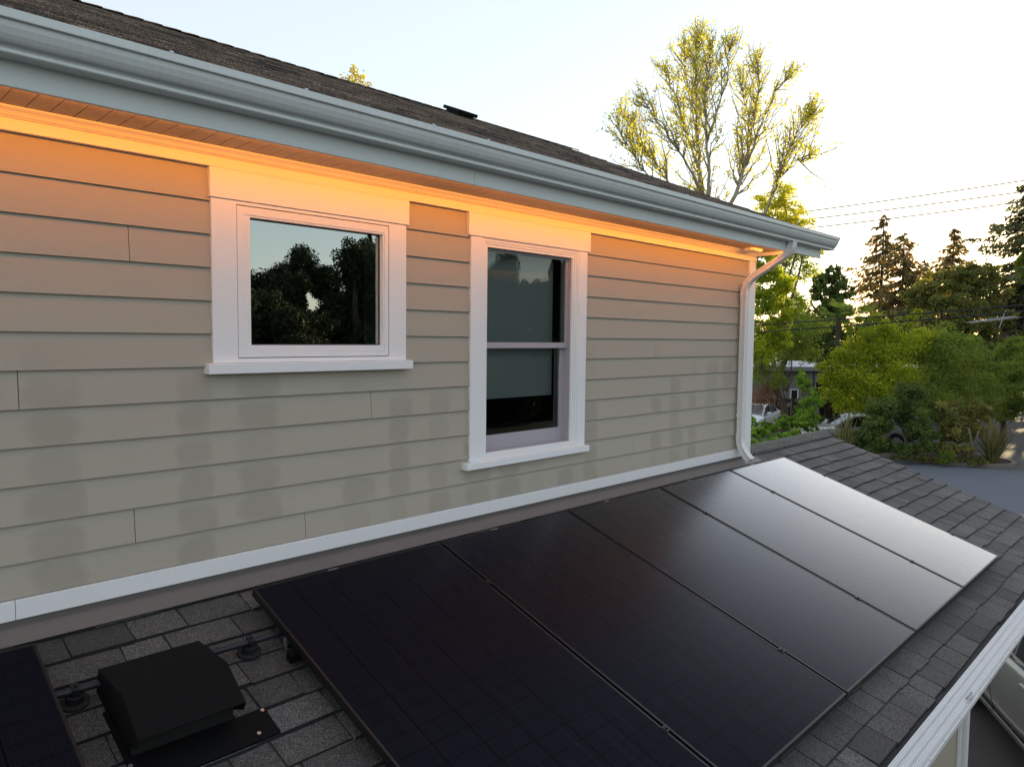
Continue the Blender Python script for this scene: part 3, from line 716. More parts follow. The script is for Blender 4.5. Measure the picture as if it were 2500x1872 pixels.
while x < 2.6:
    mb = MB(); mb.cyl((x, GY1-0.002, GZT+0.003), (0, 0, 1), 0.0045, 0.003, 8); hb(mb, 'screw', M['alu'], g_lo); x += rg.choice([0.23, 0.30, 0.41])
ld = MB(); sweep(ld, [(1.205, -2.033, GZT-0.13), (1.205, -2.033, -4.0), (1.205, -2.033, GZ+0.1)], 0.042, 0.030); hb(ld, 'downspout', M['downspout'])
mb = MB(); mb.tube([(1.205, -2.42, GZT-0.125), (1.205, -2.40, GZT-0.18), (1.205, -2.06, GZT-0.30)], 0.035, 8); hb(mb, 'downspout_elbow', M['downspout'], g_lo)
# curled dead leaf caught on the guard
mb = MB(); P0 = Vector((-0.79, -2.455, GZT+0.012))
for i in range(7):
    t = i/6; mb.quadlist([P0+Vector((0.10*t, -0.012*math.sin(t*3), 0.006+0.012*math.sin(t*3.1))), P0+Vector((0.10*t+0.016, -0.012*math.sin(t*3+.5), 0.006+0.012*math.sin(t*3.1+.4))), P0+Vector((0.10*t+0.014, 0.008-0.012*math.sin(t*3), 0.004)), P0+Vector((0.10*t, 0.008, 0.002))], [(0, 1, 2, 3)])
lf = mb.build('dead_leaf', M['bark_dark']); tag(lf, 'curled dark dead leaf caught on the lower gutter guard', 'leaf')

# ---------------- solar panels
X0, PWd, PL, PY, PZ = -3.7713486, 1.1050534, 1.9271906, -0.2707502, -1.9146835
sx_axis = Vector((1, 0, 0)); dn = Vector((0, -math.cos(SL), -math.sin(SL))); nrm = Vector((0, -math.sin(SL), math.cos(SL)))
def panel_matrix(x): 
    return Matrix(((1, 0, 0, x), (0, dn.y, nrm.y, PY), (0, dn.z, nrm.z, PZ), (0, 0, 0, 1)))
def make_panel(width, clamp=True, sticker=True):
    root = bpy.data.objects.new('solar_panel', None); C.objects.link(root); root.empty_display_size = 0.2
    g = 0.009; x0, x1 = g, width-g
    fr = MB()
    for a, b, c, d in ((x0, x1, 0, 0.011), (x0, x1, PL-0.011, PL), (x0, x0+0.011, 0.0112, PL-0.0112), (x1-0.011, x1, 0.0112, PL-0.0112)):
        fr.box(a, b, c, d, -0.038, 0.0)
    fr.build('frame', M['frame_black'], root, bevel=0.0012)
    gl = MB(); gl.box(x0+0.0112, x1-0.0112, 0.0112, PL-0.0112, -0.010, -0.0018); gl.build('glass', M['panel'], root)
    bk = MB(); bk.box(x0+0.0112, x1-0.0112, 0.0112, PL-0.0112, -0.016, -0.0102); bk.build('backsheet', M['rubber'], root)
    if sticker:
        s_ = MB(); s_.box(width*0.355, width*0.405, 0.002, 0.009, 0.0001, 0.0009); s_.build('serial_label', M['alu'], root)
    if clamp:
        for v in (0.22, 0.815):
            c = MB(); c.box(width-0.016, width+0.016, PL*v-0.016, PL*v+0.016, 0.0004, 0.004); c.cyl((width, PL*v, 0.006), (0, 0, 1), 0.007, 0.006, 10); c.build('clamp', M['frame_black'], root)
    for v in (0.22, 0.815):
        rails = MB(); rails.box(x0-0.03, x1, PL*v-0.018, PL*v+0.018, -0.078, -0.0385); rails.build('rail', M['black_metal'], root)
    return root
labs = ['darkest black solar panel, the nearest, beside the roof vent', 'black solar panel second from the roof vent', 'dark solar panel in the middle of the row of five', 'greyish solar panel second from the downspout', 'palest solar panel at the far end, mirroring the bright sky']
proto = make_panel(PWd)
for i in range(5):
    o = proto if i == 0 else copy_tree(proto)
    o.matrix_world = panel_matrix(X0+i*PWd)
    tag(o, labs[i], 'solar panel', 'solar panels in the row on the lower roof')
last = o
lp = make_panel(PWd, False, False); lp.matrix_world = panel_matrix(-4.597-PWd)
tag(lp, 'black solar panel cut by the frame, on the other side of the roof vent', 'solar panel', 'solar panels in the row on the lower roof')

# ---------------- roof vent
def roofpt(x, y, h): 
    n_ = nrm; return Vector((x, y, rz(y)+0.008))+n_*h
RM = lambda x, y: Matrix(((1, 0, 0, x), (0, dn.y, nrm.y, y), (0, dn.z, nrm.z, rz(y)+0.010), (0, 0, 0, 1)))
vent = bpy.data.objects.new('roof_vent', None); C.objects.link(vent); vent.matrix_world = RM(-4.2755, -0.56)
tag(vent, 'black metal slant hood roof vent on the near shingles between solar panels', 'roof vent')
# local: x across, y down slope, z off the roof
fl = MB(); fl.box(-0.195, 0.297, 0.262, 0.402, 0.004, 0.0155); fl.box(-0.195, 0.186, 0.02, 0.2615, 0.004, 0.0155); fl.build('flange', M['black_metal'], vent, bevel=0.0008)
hd = MB(); pf = [(-0.09, 0.005), (-0.07, 0.165), (0.12, 0.160), (0.335, 0.100), (0.333, 0.085), (0.115, 0.150), (-0.06, 0.152), (-0.08, 0.005)]
# hood: top sheet with fold plus two side cheeks
tp = [(-0.104, 0.100), (0.150, 0.180), (0.324, 0.135)]
for (y0, z0), (y1, z1) in zip(tp[:-1], tp[1:]):
    hd.hexa([(-0.1815, y0, z0), (0.1815, y0, z0), (0.1815, y1, z1), (-0.1815, y1, z1), (-0.1815, y0, z0+0.003), (0.1815, y0, z0+0.003), (0.1815, y1, z1+0.003), (-0.1815, y1, z1+0.003)])
for sx in (-0.182, 0.179):
    vs_ = []
    for x in (sx, sx+0.003): vs_ += [(x, -0.104, 0.004), (x, -0.104, 0.0998), (x, 0.150, 0.1798), (x, 0.324, 0.1348), (x, 0.318, 0.100), (x, 0.20, 0.004)]
    hd.quadlist(vs_, [(0, 1, 2, 3, 4, 5), (11, 10, 9, 8, 7, 6)]+[(k, 6+k, 6+(k+1) % 6, (k+1) % 6) for k in range(6)])
hd.hexa([(-0.1815, -0.107, 0.004), (0.1815, -0.107, 0.004), (0.1815, -0.1045, 0.004), (-0.1815, -0.1045, 0.004), (-0.1815, -0.107, 0.0998), (0.1815, -0.107, 0.0998), (0.1815, -0.1045, 0.0998), (-0.1815, -0.1045, 0.0998)])
hd.build('hood', M['black_metal'], vent, bevel=0.0015)
th = MB(); th.box(-0.172, 0.172, 0.04, 0.262, 0.0160, 0.118); th.build('throat', M['rubber'], vent)
for (x, y) in ((0.225, 0.372), (0.283, 0.275), (-0.189, 0.30)):
    s_ = MB(); s_.cyl((x, y, 0.0170), (0, 0, 1), 0.0075, 0.004, 10); s_.build('screw', M['alu'], vent)

# conduit along the roof with its standoffs
cond = bpy.data.objects.new('conduit', None); C.objects.link(cond); cond.matrix_world = RM(-4.2, -0.49)
tag(cond, 'thin dark metal conduit running behind the roof vent under the panels', 'conduit')
mb = MB(); mb.tube([(-0.75, -0.02, 0.055), (-0.3, -0.008, 0.056), (0.0, 0.004, 0.056), (0.3, 0.012, 0.055), (0.75, 0.02, 0.055)], 0.0125, 10); mb.build('pipe', M['conduit'], cond, smooth=True)
for x, y in ((-0.335, -0.009), (0.308, 0.012)):
    s_ = MB(); s_.cyl((x, y, 0.006), (0, 0, 1), 0.050, 0.012, 18); s_.cyl((x, y, 0.025), (0, 0, 1), 0.030, 0.03, 14); s_.build('standoff', M['rubber'], cond)
    s_ = MB(); s_.box(x-0.012, x+0.012, y-0.020, y+0.020, 0.040, 0.0725); s_.cyl((x, y, 0.078), (0, 0, 1), 0.006, 0.014, 8); s_.build('strap', M['conduit'], cond)
mb = MB(); mb.hexa([Vector(p) for p in ((0.437, 0.055, 0.03), (0.442, 0.055, 0.03), (0.442, 0.085, 0.02), (0.437, 0.085, 0.02), (0.437, 0.050, 0.062), (0.442, 0.050, 0.062), (0.442, 0.075, 0.075), (0.437, 0.075, 0.075))]); mb.build('wire_clip', M['alu'], cond)

# flat box vent near the upper ridge
bv = bpy.data.objects.new('ridge_box_vent', None); C.objects.link(bv)
cu, su = math.cos(US), math.sin(US)
by_ = 2.80
bv.matrix_world = Matrix(((1, 0, 0, 0.12), (0, -cu, -su, by_), (0, -su, cu, uz(by_)+0.012), (0, 0, 0, 1)))
tag(bv, 'low black box vent at the ridge of the upper roof', 'roof vent')
mb = MB(); mb.box(-0.14, 0.14, -0.14, 0.14, 0.030, 0.066); mb.build('cap', M['black_metal'], bv, bevel=0.004)
mb = MB(); mb.box(-0.11, 0.11, -0.11, 0.11, 0.004, 0.0295); mb.build('base', M['rubber'], bv)
mb = MB(); mb.box(0.11, 0.125, 0.115, 0.13, -0.004, 0.0295); mb.build('bracket', M['alu'], bv)

# ================================================================== CARS
def make_car(name, paint_m, length=4.7, width=1.82, height=1.45, suv=False, tail=True):
    """local: +x towards the front, z up from the ground, origin at the centre of the footprint"""
    root = empty(name); hl = length/2; hw = width/2
    sc = height/1.45
    # stations of the lower body: (x, half width, z bottom, z shoulder, crown)
    if suv:
        st = [(-hl, .70, .45, .85, .0), (-hl+.06, .84, .36, 1.02, .02), (-hl+.5, .93, .33, 1.12, .03), (-hl+1.2, .97, .32, 1.14, .0), (0, 1.0, .32, 1.12, .0), (.75, 1.0, .32, 1.10, .02), (1.15, .99, .32, 1.08, .06), (hl-.7, .95, .32, 1.02, .06), (hl-.2, .86, .33, .90, .05), (hl-.03, .72, .38, .72, .03), (hl, .6, .45, .62, .0)]
        gh = [(-hl+.10, .80, 1.06, .72, 1.10), (-hl+.45, .88, 1.12, .74, height-.06), (-hl+1.2, .92, 1.14, .76, height), (.0, .93, 1.12, .76, height), (.55, .93, 1.10, .74, height-.05), (1.25, .90, 1.08, .86, 1.10)]
    else:
        st = [(-hl, .66, .45, .80, .0), (-hl+.05, .80, .33, .93, .02), (-hl+.45, .92, .27, .99, .03), (-hl+1.1, .97, .24, .98, .0), (-.1, 1.0, .22, .94, .0), (.7, 1.0, .22, .92, .02), (1.05, .99, .22, .90, .05), (hl-.7, .95, .23, .84, .06), (hl-.25, .85, .25, .74, .05), (hl-.04, .70, .30, .62, .03), (hl, .58, .36, .52, .0)]
        gh = [(-hl+.35, .78, .96, .66, .99), (-hl+.95, .86, .985, .62, height-.13), (-hl+1.65, .90, .97, .64, height-.02), (-.25, .91, .95, .66, height), (.25, .91, .94, .65, height-.04), (1.12, .88, .90, .80, .93)]
    mb = MB(); rings = []
    for x, f, zb, zs, cr in st:
        y = hw*f; zm = zb+(zs-zb)*0.55
        prof = [(0, zb), (y*.80, zb), (y*.95, zb+.03), (y*.985, zb+.16), (y*1.0, zm), (y*.985, zs-.10), (y*.955, zs-.03), (y*.88, zs), (y*.5, zs+cr*.8), (0, zs+cr)]
        full = prof+[(-a, b) for a, b in prof[-2:0:-1]]
        rings.append([(x, a, b) for a, b in full])
    n = len(rings[0]); vs_ = [p for r in rings for p in r]
    fs = [(i*n+k, i*n+(k+1) % n, (i+1)*n+(k+1) % n, (i+1)*n+k) for i in range(len(rings)-1) for k in range(n)]+[tuple(range(n)), tuple(range((len(rings)-1)*n, len(rings)*n))[::-1]]
    mb.quadlist(vs_, fs)
    # greenhouse
    gr = []
    for x, fb, zb, fr_, zr in gh:
        yb, yr = hw*fb, hw*fr_
        prof = [(yb, zb), (yb*.55+yr*.45, zb+(zr-zb)*.45), (yr, zr-.05*(zr-zb > .2)), (yr*.9, zr), (yr*.4, zr+.012), (0, zr+.015)]
        gr.append([(x, a, b) for a, b in prof]+[(x, -a, b) for a, b in prof[-2::-1]])
    m = len(gr[0]); vs_ = [p for r in gr for p in r]
    mb.quadlist(vs_, [(i*m+k, i*m+k+1, (i+1)*m+k+1, (i+1)*m+k) for i in range(len(gr)-1) for k in range(m-1)])
    mb.build('body', paint_m, root, smooth=True)
    # glass, set 4 mm proud of the greenhouse sides
    def lerp(a, b, t): return [a[i]+(b[i]-a[i])*t for i in range(3)]
    def strip(i0, i1, t0, t1, s):
        mbx = MB(); pts = []
        for i in range(i0, i1+1):
            x, fb, zb, fr_, zr = gh[i]; yb, yr = hw*fb, hw*fr_; zr2 = zr-.05*(zr-zb > .2)
            for t in (t0, t1):
                y = yb+(yr-yb)*t; z = zb+(zr2-zb)*t
                pts.append((x, s*(y+.006), z))
        k = i1-i0+1; mbx.quadlist(pts, [(2*j, 2*j+2, 2*j+3, 2*j+1) for j in range(k-1)])
        return mbx
    for s in (1, -1):
        for i0, i1 in ((1, 2), (2, 3), (3, 5)):
            mbx = MB(); P = []
            x0 = gh[i0][0]+.04; x1 = gh[i1][0]-.05
            def side(x, t):
                for a, b in zip(gh[:-1], gh[1:]):
                    if a[0] <= x <= b[0]:
                        q = (x-a[0])/(b[0]-a[0]); fb, zb, fr_, zr = [a[j]+(b[j]-a[j])*q for j in range(1, 5)]
                        zr2 = zr-.05*min(1, (zr-zb)/.25); yb, yr = hw*fb, hw*fr_
                        if t < .45: y = yb+(yb*.55+yr*.45-yb)*(t/.45)
                        else: ym = yb*.55+yr*.45; y = ym+(yr-ym)*((t-.45)/.55)
                        return (x, s*(y+.022), zb+(zr2-zb)*t)
            N = 6
            for q in range(N+1):
                x = x0+(x1-x0)*q/N
                P += [side(x, .08), side(x, .5), side(x, .93)]
            mbx.quadlist(P, [(3*q+k, 3*q+3+k, 3*q+4+k, 3*q+1+k) for q in range(N) for k in range(2)])
            mbx.build('side_window', M['car_glass'], root)
    def screen(ia, ib, name):
        xa, fa, za, ra, zra = gh[ia]; xb, fb2, zb2, rb, zrb = gh[ib]
        top = (xb, hw*rb*.90, zrb-.012); bot = (xa, hw*ra*.92, zra+.0)
        d = .02 if xa > xb else -.02
        def lp3(t): return [top[j]+(bot[j]-top[j])*t for j in range(3)]
        P = []
        for t in (.08, .5, .94):
            x, y, z = lp3(t); P += [(x+d, -y, z+.018), (x+d, 0, z+.034), (x+d, y, z+.018)]
        mbx = MB(); mbx.quadlist(P, [(0, 1, 4, 3), (1, 2, 5, 4), (3, 4, 7, 6), (4, 5, 8, 7)]); mbx.build(name, M['car_glass'], root)
    screen(5, 4, 'windshield'); screen(0, 1 if not suv else 1, 'rear_window')
    wr = .36 if suv else .33
    for sx in (hl-.92, -hl+.95):
        for s in (1, -1):
            wmb = MB(); wmb.cyl((sx, s*(hw-.10), wr), (0, 1, 0), wr+.05, .215, 28); a_ = wmb.build('wheel_arch', M['seam'], root)
            wmb = MB(); wmb.cyl((sx, s*(hw-.08), wr), (0, 1, 0), wr, .20, 28); wo = wmb.build('wheel', M['tyre'], root)
            rm = MB(); rm.cyl((sx, s*(hw+.021), wr), (0, 1, 0), wr*.62, .012, 20)
            rm.build('rim', M['alu'], wo)
    for s in (1, -1):
        mm = MB(); x = gh[5][0]-.42; mm.hexa([(x, s*(hw*.93), gh[4][2]+.02), (x+.13, s*(hw*.93), gh[4][2]+.02), (x+.11, s*(hw*.93+.2), gh[4][2]+.05), (x+.02, s*(hw*.93+.2), gh[4][2]+.05), (x, s*(hw*.93), gh[4][2]+.14), (x+.13, s*(hw*.93), gh[4][2]+.12), (x+.11, s*(hw*.93+.2), gh[4][2]+.16), (x+.02, s*(hw*.93+.2), gh[4][2]+.17)])
        mm.build('wing_mirror', paint_m, root, bevel=.02)
        tl = MB(); zs = st[2][3]; tl.hexa([(-hl+.01, s*hw*.62, zs-.24), (-hl+.30, s*(hw*.935), zs-.22), (-hl+.28, s*(hw*.80), zs-.22), (-hl+.05, s*hw*.55, zs-.24), (-hl+.01, s*hw*.62, zs-.12), (-hl+.30, s*(hw*.935), zs-.10), (-hl+.28, s*(hw*.80), zs-.10), (-hl+.05, s*hw*.55, zs-.12)])
        tl.build('tail_lamp', M['lamp_red'], root)
        hlm = MB(); zf = st[8][3]; hlm.hexa([(hl-.40, s*hw*.90, zf-.10), (hl-.10, s*hw*.79, zf-.16), (hl-.05, s*hw*.60, zf-.16), (hl-.35, s*hw*.70, zf-.08), (hl-.40, s*hw*.90, zf-.01), (hl-.12, s*hw*.79, zf-.06), (hl-.07, s*hw*.60, zf-.06), (hl-.35, s*hw*.70, zf+.01)])
        hlm.build('headlight', M['chrome'], root)
        for xh in (-.45, .55):
            hnd = MB(); hnd.hexa([(xh-.11, s*(hw*.985), st[4][3]-.17), (xh+.11, s*(hw*.985), st[4][3]-.17), (xh+.11, s*(hw*.985+.035), st[4][3]-.16), (xh-.11, s*(hw*.985+.035), st[4][3]-.16), (xh-.11, s*(hw*.985), st[4][3]-.13), (xh+.11, s*(hw*.985), st[4][3]-.13), (xh+.11, s*(hw*.985+.035), st[4][3]-.135), (xh-.11, s*(hw*.985+.035), st[4][3]-.135)])
            hnd.build('door_handle', M['chrome'] if suv else paint_m, root, bevel=.008)
        if suv:
            tr = MB(); tr.box(-1.55, 1.30, s*(hw+.0)-.012, s*(hw+.0)+.014, .335, .375); tr.box(-1.6, 1.35, s*(hw*.945)-.012, s*(hw*.945)+.012, 1.112, 1.130); tr.build('chrome_trim', M['chrome'], root)
            sm = MB()
            for xs0 in (-.62, .38):
                pts = []
                for t in np.linspace(0, 1, 14):
                    z = .36+.75*t; zz = (z-.32)/.80
                    y = hw*np.interp(zz, [0, .04, .2, .55, .87, .96], [.94, .955, .985, 1.0, .985, .955])
                    pts.append((xs0+.05*math.sin(t*2.6)-.10*max(0, .35-t), s*(y+.0005), z))
                sm.tube(pts, .004, 4)
            sm.build('door_seam', M['seam'], root)
    return root

c1 = make_car('parked_car', M['car_white'], 4.6, 1.8, 1.44)
q = at(1843, 1000, 37.0); c1.location = (q[0], q[1], GZ); c1.rotation_euler = (0, 0, R(190))
tag(c1, 'white sedan with a dark sunroof parked by the brown gate, half hidden by the downspout', 'car')
sr = MB(); sr.box(-.75, .12, -.46, .46, 1.452, 1.462); sr.build('sunroof', M['car_glass'], c1)
c2 = make_car('parked_car', M['car_silver'], 4.75, 1.82, 1.46)
q = at(2082, 1060, 32.0); c2.location = (q[0], q[1], GZ); c2.rotation_euler = (0, 0, R(136))
tag(c2, 'silver sedan parked behind the spiky flax and dark shrubs', 'car')
c3 = make_car('parked_suv', M['car_champagne'], 4.9, 1.95, 1.78, suv=True)
ang = math.atan2(0.609, 0.957)
side_pt = Vector((4.833, -1.425, 0)); dirv = Vector((math.cos(ang), math.sin(ang), 0)); nside = Vector((-math.sin(ang), math.cos(ang), 0))
cpos = side_pt+dirv*(-0.62)-nside*0.985
c3.location = (cpos.x, cpos.y, GZ); c3.rotation_euler = (0, 0, ang)
tag(c3, 'pale champagne SUV in the driveway under the white lower gutter', 'SUV')

# ================================================================== VEGETATION
def limb(mb, pts, r0, r1, sides=6):
    n = len(pts); mb.tube(pts, [r0+(r1-r0)*(i/(n-1))**0.8 for i in range(n)], sides)
def wander(a, b, n, jit):
    a, b = np.array(a, float), np.array(b, float); out = [a]
    for i in range(1, n):
        out.append(a+(b-a)*i/n+nrg.normal(size=3)*jit)
    out.append(b); return out

def clump_tree(name, label, cat, clumps, leaf, mat, n_leaves, base=None, bark='bark', r0=0.15, group=None, sub=26, spread=0.16, aspect=0.55, flat=0.8, up=0.35, tone0=0.5, hang=0.0, root=None, crown='crown', trunk_name='trunk'):
    """clumps: (px, py, depth, radius in photo px); crown of leaf-sized faces gathered into sprays"""
    cs = [(at(px, py, d), rp*d/FPX) for px, py, d, rp in clumps]
    if base is None:
        m = np.mean([c for c, r in cs], axis=0); base = (m[0], m[1], GZ)
    base = np.array([base[0], base[1], base[2] if len(base) > 2 else GZ], float)
    root = empty(name, base, 0, label, cat, group)
    tot = sum(r*r for c, r in cs); P = []; T = []; D = []
    for c, r in cs:
        n = int(n_leaves*r*r/tot); k = max(6, int(sub*(0.6+r*0.4)))
        v = nrg.normal(size=(k, 3)); v /= np.linalg.norm(v, axis=1)[:, None]
        rad = r*nrg.uniform(0.25, 1.0, k)**0.55
        sc_ = c+v*rad[:, None]*np.array([1, 1, flat])
        w_ = nrg.integers(0, k, n); tn = tone0+nrg.normal(size=k)*0.22
        off = nrg.normal(size=(n, 3))*spread*r; off[:, 2] = off[:, 2]*0.75-hang*np.abs(off[:, 2])
        p = sc_[w_]+off
        P.append(p); T.append(tn[w_]+nrg.normal(size=n)*0.16); D.append(p-c)
    P = np.concatenate(P); T = np.concatenate(T)
    keep = P[:, 2] > base[2]+0.05
    leaf_mesh(crown, P[keep], np.full(keep.sum(), leaf), mat, root, T[keep], aspect=aspect, up=up, origin=base).location = (0, 0, 0)
    tb = MB(); top = np.mean([c for c, r in cs], axis=0)
    hub = base+(top-base)*0.55
    limb(tb, [p-base for p in wander(base, hub, 4, 0.08*np.linalg.norm(top-base)*0.2)], r0, r0*0.7, 8)
    for c, r in cs:
        limb(tb, [p-base for p in wander(hub, c, 4, 0.05*np.linalg.norm(c-hub))], r0*0.5, r0*0.12, 5)
        for _ in range(4):
            e_ = c+nrg.normal(size=3)*r*0.55
            limb(tb, [p-base for p in wander(c, e_, 3, 0.04*r)], r0*0.14, r0*0.04, 4)
    tb.build(trunk_name, M[bark], root, smooth=True)
    return root

def grow_tree(name, label, cat, stems, mat, bark, leaf, leaves_per_m, base, r0, d0, branch=1.0, group=None):
    """open tree: stems traced as polylines (px, py, depth offset); side branches and twigs carry the leaves"""
    base = np.array(base, float); root = empty(name, base, 0, label, cat, group)
    tb = MB(); P = []; T = []
    def leaves(pts, per_m, tn):
        L_ = sum(np.linalg.norm(pts[i+1]-pts[i]) for i in range(len(pts)-1))
        n = max(2, int(L_*per_m)); idx = nrg.uniform(0.15, 1, n)*(len(pts)-1)
        for q in idx:
            i = min(int(q), len(pts)-2); p = pts[i]+(pts[i+1]-pts[i])*(q-i)
            k = nrg.integers(1, 4)
            for _ in range(k): P.append(p+nrg.normal(size=3)*leaf*0.75); T.append(tn+nrg.normal()*0.2)
    for st, w0, w1 in stems:
        pts = [at(px, py, d0+dd) for px, py, dd in st]
        # subdivide
        fine = []
        for i in range(len(pts)-1):
            for j in range(4): fine.append(pts[i]+(pts[i+1]-pts[i])*j/4+(nrg.normal(size=3)*0.03 if i+j else 0))
        fine.append(pts[-1]); n = len(fine)
        tb.tube([p-base for p in fine], [(w0+(w1-w0)*(i/(n-1))**.7)*.62 for i in range(n)], 7)
        tot = sum(np.linalg.norm(fine[i+1]-fine[i]) for i in range(n-1)); nb = int(tot*4.2*branch)
        for b in range(nb):
            t = 0.22+0.78*nrg.uniform()**0.8
            i = min(int(t*(n-1)), n-2); p = fine[i]; d = fine[i+1]-fine[i]; d /= np.linalg.norm(d)
            if p[2] < -1.5: continue
            sd_ = nrg.normal(size=3); sd_ -= d*sd_.dot(d); sd_ /= np.linalg.norm(sd_)
            ang_ = nrg.uniform(0.32, 0.85); dirn = d*math.cos(ang_)+sd_*math.sin(ang_)+np.array([0, 0, 0.25]); dirn /= np.linalg.norm(dirn)
            ln = (0.6+1.7*(1-t))*nrg.uniform(0.4, 1.35)
            e_ = p+dirn*ln; bp_ = wander(p, e_, 4, 0.035*ln); bp_[-1] = bp_[-1]+np.array([0, 0, 0.12*ln])
            tb.tube([x-base for x in bp_], [0.022*(1-0.75*k/4)*(0.6+ln*0.4) for k in range(5)], 4)
            tn = 0.5+nrg.normal()*0.15
            leaves(bp_, leaves_per_m, tn)
            for _ in range(int(2+ln*2.2)):
                k = nrg.integers(1, 4); q0 = bp_[k]; dv = dirn+nrg.normal(size=3)*0.55+np.array([0, 0, 0.3]); dv /= np.linalg.norm(dv)
                tl = nrg.uniform(0.2, 0.6); tp_ = [q0, q0+dv*tl*0.5+nrg.normal(size=3)*0.02, q0+dv*tl]
                tb.tube([x-base for x in tp_], [0.008, 0.006, 0.003], 3)
                leaves(tp_, leaves_per_m*1.5, tn)
        leaves(fine[int(n*0.6):], leaves_per_m*0.8, 0.5)
    P = np.array(P); T = np.array(T)
    tb.build('trunk', M[bark], root, smooth=True)
    leaf_mesh('crown', P, np.full(len(P), leaf), mat, root, T, aspect=0.7, up=0.1, origin=base).location = (0, 0, 0)
    return root

gb = lambda px, d, dz=0: (lambda q: np.array([q[0], q[1], GZ+dz]))(at(px, 900, d))
syc = [
 ([(1800, 1150, 0), (1768, 760, 0), (1735, 560, 0), (1710, 450, 0.2), (1703, 355, 0.3), (1697, 238, 0.2), (1700, 149, 0), (1704, 70, 0)], .24, .018),
 ([(1738, 580, 0), (1730, 450, -.5), (1726, 337, -.8), (1717, 256, -.9), (1734, 158, -1.1), (1738, 95, -1.2)], .14, .015),
 ([(1774, 780, 0), (1785, 500, .6), (1818, 415, .9), (1836, 310, 1.2), (1850, 203, 1.2), (1850, 129, 1.3)], .20, .015),
 ([(1822, 405, .9), (1858, 310, .4), (1893, 221, .2), (1922, 189, 0)], .09, .012),
 ([(1826, 396, .9), (1830, 301, 2.0), (1812, 221, 2.6), (1812, 167, 2.8)], .08, .012),
 ([(1790, 860, 0), (1850, 560, -.8), (1895, 455, -1.2), (1922, 373, -1.5), (1955, 310, -1.6), (1982, 282, -1.8)], .13, .012),
 ([(1905, 430, -1.2), (1950, 396, -2.2), (1985, 387, -2.8)], .05, .010),
 ([(1772, 770, 0), (1690, 560, 1.0), (1625, 440, 1.4), (1585, 373, 1.5), (1548, 319, 1.6), (1520, 276, 1.7)], .12, .012),
 ([(1655, 500, 1.0), (1575, 420, .2), (1530, 355, -.2), (1506, 297, -.4)], .06, .010),
 ([(1712, 470, .2), (1668, 387, -.6), (1625, 319, -1.0), (1590, 273, -1.2), (1566, 240, -1.3)], .09, .012),
 ([(1708, 420, .2), (1672, 310, 1.2), (1645, 225, 1.6), (1618, 151, 1.8)], .09, .012),
 ([(1704, 364, .3), (1690, 256, 1.5), (1672, 167, 2.0), (1676, 106, 2.2)], .07, .012),
 ([(1727, 346, -.8), (1752, 256, -1.4), (1772, 176, -1.8), (1784, 113, -2.0)], .07, .012),
]
grow_tree('sycamore_tree', 'tall open tree with sparse sunlit yellow spring leaves above the gutter', 'tree', syc, L['sycamore'], 'bark_pale', 0.095, 3.3, gb(1800, 27), 0.24, 27.0, 1.7)

# golden tree behind the sycamore, just over the gutter
clump_tree('golden_tree', 'dense golden sunlit crown peeking over the gutter end behind the sycamore', 'tree', [(1870, 500, 33, 34), (1915, 485, 33, 45), (1945, 530, 33, 40), (1885, 545, 33.5, 45), (1960, 575, 33, 30), (1925, 600, 34, 42)], 0.12, L['sycamore'], 8000, base=gb(1915, 33.3), bark='bark', r0=.18)
# bright green column of foliage right of the house corner
clump_tree('corner_tree', 'bright yellow green leafy tree rising just beyond the house corner', 'tree', [(1865, 640, 30, 40), (1890, 690, 30, 44), (1860, 740, 30, 48), (1900, 760, 30, 42), (1870, 810, 30.4, 46), (1915, 700, 30.5, 28), (1850, 860, 30, 40), (1905, 830, 30, 34), (1900, 620, 30.5, 24)], 0.125, L['lime'], 15000, base=gb(1834, 30), r0=.03)
clump_tree('slender_tree', 'slender tree with two dark leaning trunks and thin high foliage', 'tree', [(1955, 625, 35, 34), (1935, 680, 35, 28), (1975, 660, 35, 24), (1990, 615, 35, 20), (1950, 740, 35, 30), (1915, 640, 35, 22)], 0.12, L['lime'], 3600, base=gb(1912, 35), bark='bark_dark', r0=.035, spread=.24)
clump_tree('broadleaf_tree', 'loose mid green branches hanging in front of the grey flat roofed building', 'tree', [(1870, 880, 33, 40), (1925, 855, 33, 40), (1960, 830, 33, 38), (1985, 870, 33.5, 24), (1900, 930, 32.5, 26), (1945, 790, 33.5, 40), (1990, 800, 34, 30), (1850, 915, 33, 26)], 0.12, L['green'], 7000, base=gb(1919, 34), r0=.03, spread=.26)
clump_tree('bushy_shrub', 'round bright green bush beside the brown gate', 'shrub', [(1960, 935, 31.5, 20), (1975, 955, 31.5, 22), (1988, 985, 31, 24), (1965, 1000, 31, 28), (1978, 1020, 31, 24), (1955, 915, 31.5, 16)], 0.085, L['hedge'], 7000, base=gb(1978, 31.2), r0=.06)
clump_tree('russet_shrub', 'bare reddish brown twiggy shrub before the building wall', 'shrub', [(1860, 950, 33.5, 30), (1895, 945, 33.5, 26), (1850, 985, 33.5, 24), (1880, 975, 33.5, 20)], 0.07, L['russet'], 2600, base=gb(1868, 33.5), bark='bark', r0=.022, spread=.26)
